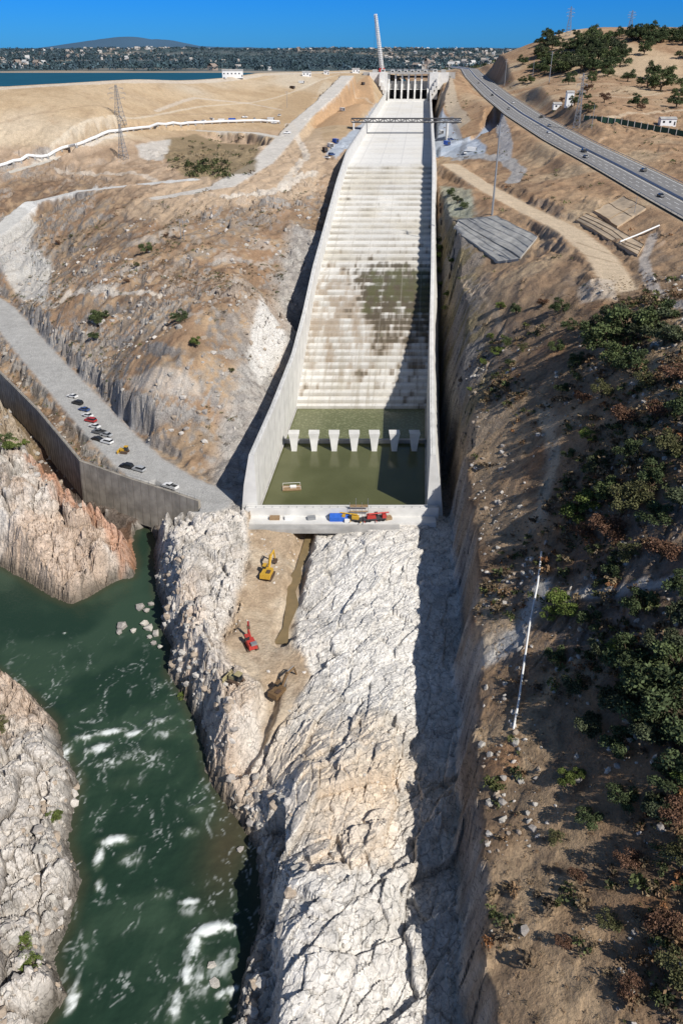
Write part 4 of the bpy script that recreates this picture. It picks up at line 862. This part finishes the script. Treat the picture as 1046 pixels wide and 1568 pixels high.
for t in [(925,545,1.9,0),(955,530,1.9,0),(985,520,1.6,3),(905,515,1.2,1),(1010,490,1.3,1),(940,570,1.4,0),(1015,530,1.3,3),(855,480,1.0,1),(870,505,.8,1),(930,500,1.3,3),(965,570,1.2,1),
 (960,1030,1.4,1),(1000,1060,1.6,1),(1035,1040,1.5,0),(975,1090,1.5,1),(1030,1110,1.7,1),(940,1090,1.2,3),(1046,1160,1.3,1),(985,1130,1.0,3),(1040,960,1.1,3),(1046,910,1.0,1),(900,1120,.9,3),(1010,1000,1.1,3),(950,1150,.9,1),
 (875,800,1.1,2),(900,780,1.1,2),(925,765,1.0,0),(950,790,1.2,6),(890,830,.9,5),(925,830,1.2,5),(980,770,1.0,6),(850,930,.9,4),(865,945,.7,4),(840,950,.6,4),(865,1200,.55,2),(885,1190,.4,2),(1046,1200,.6,4),
 (1030,590,1.1,5),(1000,650,1.0,5),(950,655,1.0,5),(900,680,.7,4),(1020,700,1.0,6),(760,545,.6,4),(775,530,.6,0),(740,560,.5,4),(720,600,.4,4),(790,480,.7,1),(765,475,.7,2),(830,470,.6,5),(750,520,.5,2),(780,560,.5,1),(800,540,.5,6),
 (945,1000,.7,4),(850,1010,.7,1),(880,1060,.7,3),(900,960,.8,1),(975,940,.9,1),(920,1010,.8,3),(1010,860,1.0,5),(960,860,.8,6),
 (1000,1250,.8,3),(1040,1330,.9,6),(960,1330,.6,5),(1010,1430,.8,5),(930,1420,.5,6),(880,1350,.5,5),(1040,1500,.8,6),(960,1520,.6,5),(850,1290,.4,6),(900,1260,.6,1),(950,1230,.7,1),(1020,1200,.9,1),(1030,1260,.8,5),(860,1450,.4,5),
 (860,600,.7,1),(890,620,.7,5),(920,610,.8,6),(880,560,.8,1),(850,540,.7,0),(980,600,.9,6),(960,700,.9,1),(1000,740,1.0,1),(1040,780,1.1,3),(940,880,.7,1),(870,700,.6,1),(1046,640,1.1,1),(910,730,.8,3),(1000,800,1.0,1),
 (150,500,1.2,0),(275,492,1.0,1),(300,532,.8,2),(225,388,1.0,0),(162,488,.8,1),(145,520,.7,1),(195,435,.4,5),(355,570,.4,6),(255,365,.5,5),(90,375,.5,5),(110,365,.4,6),(210,410,.5,6),
 (20,690,1.0,2),(8,680,.9,0),(40,685,.6,4),(50,1480,.55,4),(42,1450,.45,4),(85,1255,.5,2),(280,1072,.35,4),(5,1120,.6,6),
 (672,400,.8,4),(668,420,.7,2),(675,440,.6,4),(685,455,.6,2),(680,480,.5,4),(672,385,.7,2),(690,300,.8,0),(700,312,.8,3),(710,320,.7,0),(672,370,.6,1),(690,405,.6,2)]: tree(*t)
for t in [(880,75,1.6,1),(900,72,1.9,0),(915,85,1.8,1),(890,95,1.7,1),(925,75,1.6,0),(875,100,1.4,1),(930,98,1.7,0),(905,108,1.5,1),(950,90,1.4,1),(860,112,1.3,1),(845,105,1.2,0),(1000,68,1.4,1),(1020,60,1.5,0),(1040,62,1.4,1),(970,62,1.4,1),(940,60,1.4,1),
 (1000,120,1.6,1),(1010,140,1.7,0),(990,135,1.4,1),(1020,128,1.5,0),(960,125,1.2,1),(975,165,1.2,1),(1035,165,1.2,1),(930,118,1.0,0),(800,100,1.2,1),(815,108,1.1,1),(830,95,1.2,0),(870,130,1.0,1),(800,128,.8,1),(910,62,1.3,1),(985,85,1.2,0),(1046,90,1.4,1),(1046,140,1.4,0)]:
    tree(t[0],t[1],t[2]*1.7,t[3])
rr=np.random.RandomState(4)
for _ in range(60):
    u=rr.uniform(825,955); v=rr.uniform(54,116)
    tree(u,v,1.6+1.4*rr.rand(),int(rr.choice([0,1,1,3])))
for _ in range(22): tree(rr.uniform(960,1046),rr.uniform(50,75),1.8+rr.rand(),1)
for _ in range(16): tree(rr.uniform(800,1046),rr.uniform(115,180),.8+.8*rr.rand(),int(rr.choice([0,1,5])))
def mass(name,templ,pos,scl,cols,mat,rseed=1,smooth=False):
    r=np.random.RandomState(rseed); Vs=[];Fs=[];Cs=[];o=0; ti=r.randint(len(templ),size=len(pos))
    for k,(V,F,t) in enumerate(templ):
        s=np.where(ti==k)[0]
        if len(s)==0: continue
        a=r.rand(len(s))*6.28; ca,sa=np.cos(a),np.sin(a); q=scl[s][:,None]
        vx=V[None,:,0]*ca[:,None]-V[None,:,1]*sa[:,None]; vy=V[None,:,0]*sa[:,None]+V[None,:,1]*ca[:,None]; vz=np.repeat(V[None,:,2],len(s),0)
        P_=np.stack([vx*q+pos[s,0:1],vy*q+pos[s,1:2],vz*q*(.8+.5*r.rand(len(s),1))+pos[s,2:3]],-1)
        Vs.append(P_.reshape(-1,3)); Fs.append((F[None]+(np.arange(len(s))*len(V))[:,None,None]).reshape(-1,F.shape[1])+o); o+=len(s)*len(V)
        Cs.append((cols[s][:,None,:]*t[None,:,None]).reshape(-1,3))
    return mesh_np(name,np.concatenate(Vs),np.concatenate(Fs),mat,np.concatenate(Cs),smooth)
def shrub_t(seed,n):
    r=np.random.RandomState(seed); bl=[(r.normal()*.35,r.normal()*.35,.2+.3*r.rand(),.2+.3*r.rand()) for _ in range(6)]
    return leafquads(n,bl,.17,r)
ST=[shrub_t(s,70) for s in range(6)]; ST2=[shrub_t(s+40,26) for s in range(5)]
pal=np.array([(.095,.11,.045),(.07,.082,.038),(.12,.13,.05),(.20,.13,.075),(.22,.165,.10),(.13,.10,.07),(.23,.115,.055)])
r=np.random.RandomState(5)
def scatter(n,x0,x1,y0,y1,fn):
    x=x0+(x1-x0)*r.rand(n); y=y0+(y1-y0)*r.rand(n); k=fn(x,y)>r.rand(n); x=x[k]; y=y[k]; return np.stack([x,y,gz(x,y)],1)
def okR(x,y): return (gm(M['right'],x,y)>.98)*(gm(M['rd'],x,y)<.1)*(gm(M['cl'],x,y)<.05)*np.clip(.02+1.5*fbm(x,y,13,3,3)+.65*sst(12,30,x-np.interp(y,CLy,CLx))*sst(190,150,y),0,1)
pos=scatter(21000,18,110,20,260,okR); pos2=scatter(5200,40,260,260,980,lambda x,y:np.clip(okR(x,y)+.12*(gm(M['rd'],x,y)<.1),0,1)*.7*(np.abs(chute_t(x,y))>36)); 
pc=r.choice(len(pal),len(pos),p=[.14,.18,.04,.16,.22,.20,.06]); mass('hillside_scrub',ST,pos,.3+1.0*r.rand(len(pos))**2.8*1.9,pal[pc],leafm,2)
pc=r.choice(len(pal),len(pos2),p=[.25,.22,.08,.13,.14,.14,.04]); mass('hillside_scrub',ST2,pos2,.6+1.7*r.rand(len(pos2))**2,pal[pc],leafm,3)
# small dry-grass tufts
pos=scatter(15000,18,110,20,260,lambda x,y:(gm(M['right'],x,y)>.95)*.7); pc=r.choice([3,4,5],len(pos)); mass('dry_grass_tufts',ST2,pos,.18+.35*r.rand(len(pos)),pal[pc]*1.25,leafm,15)
def okL(x,y): return (gm(M['right'],x,y)<.02)*(gm(M['rd'],x,y)<.1)*(gm(M['rockL'],x,y)<.1)*(np.abs(chute_t(x,y))>42)*np.clip(.12+1.6*fbm(x,y,16,3,6),0,1)
pos=scatter(13000,-190,-8,214,470,okL); pc=r.choice(len(pal),len(pos),p=[.14,.18,.04,.16,.24,.22,.02]); mass('hillside_scrub',ST2,pos,.4+1.2*r.rand(len(pos))**2.4,pal[pc],leafm,4)
mp_=np.array([hit(u,v) for u,v in zip(r.uniform(262,395,160),r.uniform(214,270,160))]); keep=fbm(mp_[:,0],mp_[:,1],20,2,1)>-.2; mp_=mp_[keep]
mass('mound_scrub',ST2,mp_,1.0+2.2*r.rand(len(mp_)),pal[r.choice([0,1,5],len(mp_))],leafm,5)
mp_=np.array([hit(u,v) for u,v in zip(r.uniform(285,350,60),r.uniform(250,274,60))]); mass('mound_scrub',ST2,mp_,2+2.5*r.rand(len(mp_)),pal[r.choice(2,len(mp_))]*.8,leafm,6)
# boulders
import bmesh
def rock_t(seed):
    rr=np.random.RandomState(seed); bm=bmesh.new(); bmesh.ops.create_icosphere(bm,subdivisions=1,radius=1); V=np.array([v.co[:] for v in bm.verts]); F=np.array([[v.index for v in f.verts] for f in bm.faces]); bm.free()
    for _ in range(5):
        n=rr.normal(size=3); n/=np.linalg.norm(n); d=V@n; V=V-np.outer(np.maximum(d-.55,0),n)
    V*=np.array([1,.7+.3*rr.rand(),.55+.3*rr.rand()]); V*=(.9+.2*rr.rand(len(V),1)); return V,F,np.ones(len(V))
RT=[rock_t(s) for s in range(7)]; rockm=attrmat('boulder_rock',.95,((1.2,.2),(5.,.2)),.6,.2)
def okB(x,y):
    s=gm(M['sriv'],x,y); return ((s>0)&(s<7)).astype(float)*.75*sst(0,1,s)
pos=scatter(11000,-60,5,35,190,okB); cb_=np.array([(.48,.45,.40),(.37,.34,.31),(.58,.54,.49),(.44,.36,.28)])
mass('riverbank_boulders',RT,pos,.25+1.15*r.rand(len(pos))**2.5,cb_[r.randint(4,size=len(pos))],rockm,7)
pos=scatter(5000,-60,24,40,200,lambda x,y:(gm(M['rockL'],x,y)>.9)*(gm(M['sriv'],x,y)>3)*np.clip(.2+1.3*fbm(x,y,9,3,2),0,1)); mass('loose_rocks',RT,pos,.12+.5*r.rand(len(pos))**3,cb_[r.randint(3,size=len(pos))]*1.2,rockm,8)
pos=scatter(9000,20,110,20,250,lambda x,y:(gm(M['right'],x,y)>.99)*np.clip(.25+1.6*fbm(x,y,11,3,5),0,1)); mass('hillside_rocks',RT,pos,.15+.9*r.rand(len(pos))**3.4,cb_[r.randint(4,size=len(pos))]*.9,rockm,9)
pos=scatter(6500,-190,-10,212,440,lambda x,y:(gm(M['right'],x,y)<.02)*(gm(M['rd'],x,y)<.1)*(np.abs(chute_t(x,y))>33)*(.3+1.6*fbm(x,y,15,3,2))); mass('hillside_rocks',RT,pos,.25+1.5*r.rand(len(pos))**3,cb_[r.randint(4,size=len(pos))]*.9,rockm,10)
pos=np.array([P(u,v,zr+.3) for u,v in [(188,960),(205,966),(222,955),(228,962),(232,925),(225,935),(216,930),(240,970),(236,985),(230,975),(246,990),(182,968),(330,1505),(325,1480),(368,1300),(405,1330)]]); mass('river_rocks',RT,pos,.8+1.0*r.rand(len(pos)),cb_[r.randint(2,size=len(pos))],rockm,11)
# distant town & trees
def box_t():
    V=np.array([(-1,-.7,-1),(1,-.7,-1),(1,.7,-1),(-1,.7,-1),(-1,-.7,.7),(1,-.7,.7),(1,.7,.7),(-1,.7,.7),(-1,0,1.2),(1,0,1.2)],float)
    F=np.array([(0,1,5,4),(1,2,6,5),(2,3,7,6),(3,0,4,7),(4,5,9,8),(6,7,8,9)]); t=np.array([1,1,1,1,.8,.8,.8,.8,.7,.7]); return V,F,t
def okt(x,y): return np.clip(.05+1.8*fbm(x,y,500,3,3)+.5*(x>200),0,1)
pos=scatter(3800,-2600,2400,2100,6800,okt); pos[:,2]+=3; mass('distant_town',[box_t()],pos,4+7*r.rand(len(pos))**2,np.array([(.55,.51,.46),(.66,.65,.62),(.38,.31,.26),(.48,.43,.38)])[r.randint(4,size=len(pos))],attrmat('town_walls',.9,((.1,.05),),0),12)
pos=scatter(13000,-3000,3000,1990,7800,lambda x,y:np.ones(len(x))*.9); mass('distant_trees',ST2,pos,9+12*r.rand(len(pos)),np.array([(.055,.09,.10),(.065,.10,.115),(.05,.08,.10)])[r.randint(3,size=len(pos))],leafm,13)  # bluish tree colours carry painted haze
pos=scatter(1500,230,900,1250,2400,lambda x,y:np.ones(len(x))*.7); mass('distant_trees',ST2,pos,4+5*r.rand(len(pos)),pal[r.randint(2,size=len(pos))]*.8,leafm,14)
# ---------------------------------------------------------------- world, sun, camera
S=Vector((.72,-.78,1.0)).normalized(); el=math.asin(S.z); az=math.atan2(S.x,S.y)
w=bpy.data.worlds.new('World'); bpy.context.scene.world=w; w.use_nodes=True; nt=w.node_tree; bg=nt.nodes['Background']
sk=nt.nodes.new('ShaderNodeTexSky'); sk.sky_type='NISHITA'; sk.sun_disc=False; sk.sun_elevation=el; sk.sun_rotation=az; sk.air_density=1.; sk.dust_density=.3; sk.ozone_density=3
mx=nt.nodes.new('ShaderNodeMix'); mx.data_type='RGBA'; mx.blend_type='MULTIPLY'; mx.inputs['Factor'].default_value=1; nt.links.new(sk.outputs['Color'],mx.inputs['A'])
tc=nt.nodes.new('ShaderNodeTexCoord'); sep=nt.nodes.new('ShaderNodeSeparateXYZ'); nt.links.new(tc.outputs['Generated'],sep.inputs['Vector'])
rp=nt.nodes.new('ShaderNodeValToRGB'); e=rp.color_ramp.elements; e[0].position=0; e[0].color=(.08,.38,1,1); e[1].position=.35; e[1].color=(.58,.58,.58,1); k=e.new(.08); k.color=(.02,.31,1,1)
nt.links.new(sep.outputs['Z'],rp.inputs['Fac']); nt.links.new(rp.outputs['Color'],mx.inputs['B']); nt.links.new(mx.outputs['Result'],bg.inputs['Color']); bg.inputs['Strength'].default_value=.12
sl=bpy.data.lights.new('sun','SUN'); sl.energy=5.0; sl.angle=math.radians(.5); sl.color=(1,.95,.88); so=bpy.data.objects.new('sun',sl); so.rotation_euler=S.to_track_quat('Z','Y').to_euler(); so.location=(200,-200,400); bpy.context.scene.collection.objects.link(so)
cd=bpy.data.cameras.new('camera'); cd.sensor_fit='VERTICAL'; cd.sensor_height=36; cd.lens=36*FL/1568; cd.clip_start=1; cd.clip_end=60000
co=bpy.data.objects.new('camera',cd); co.location=(0,0,H); co.rotation_euler=(math.pi/2-PITCH,0,0); bpy.context.scene.collection.objects.link(co); bpy.context.scene.camera=co
vs=bpy.context.scene.view_settings; vs.view_transform='Standard'; vs.look='None'; vs.exposure=0
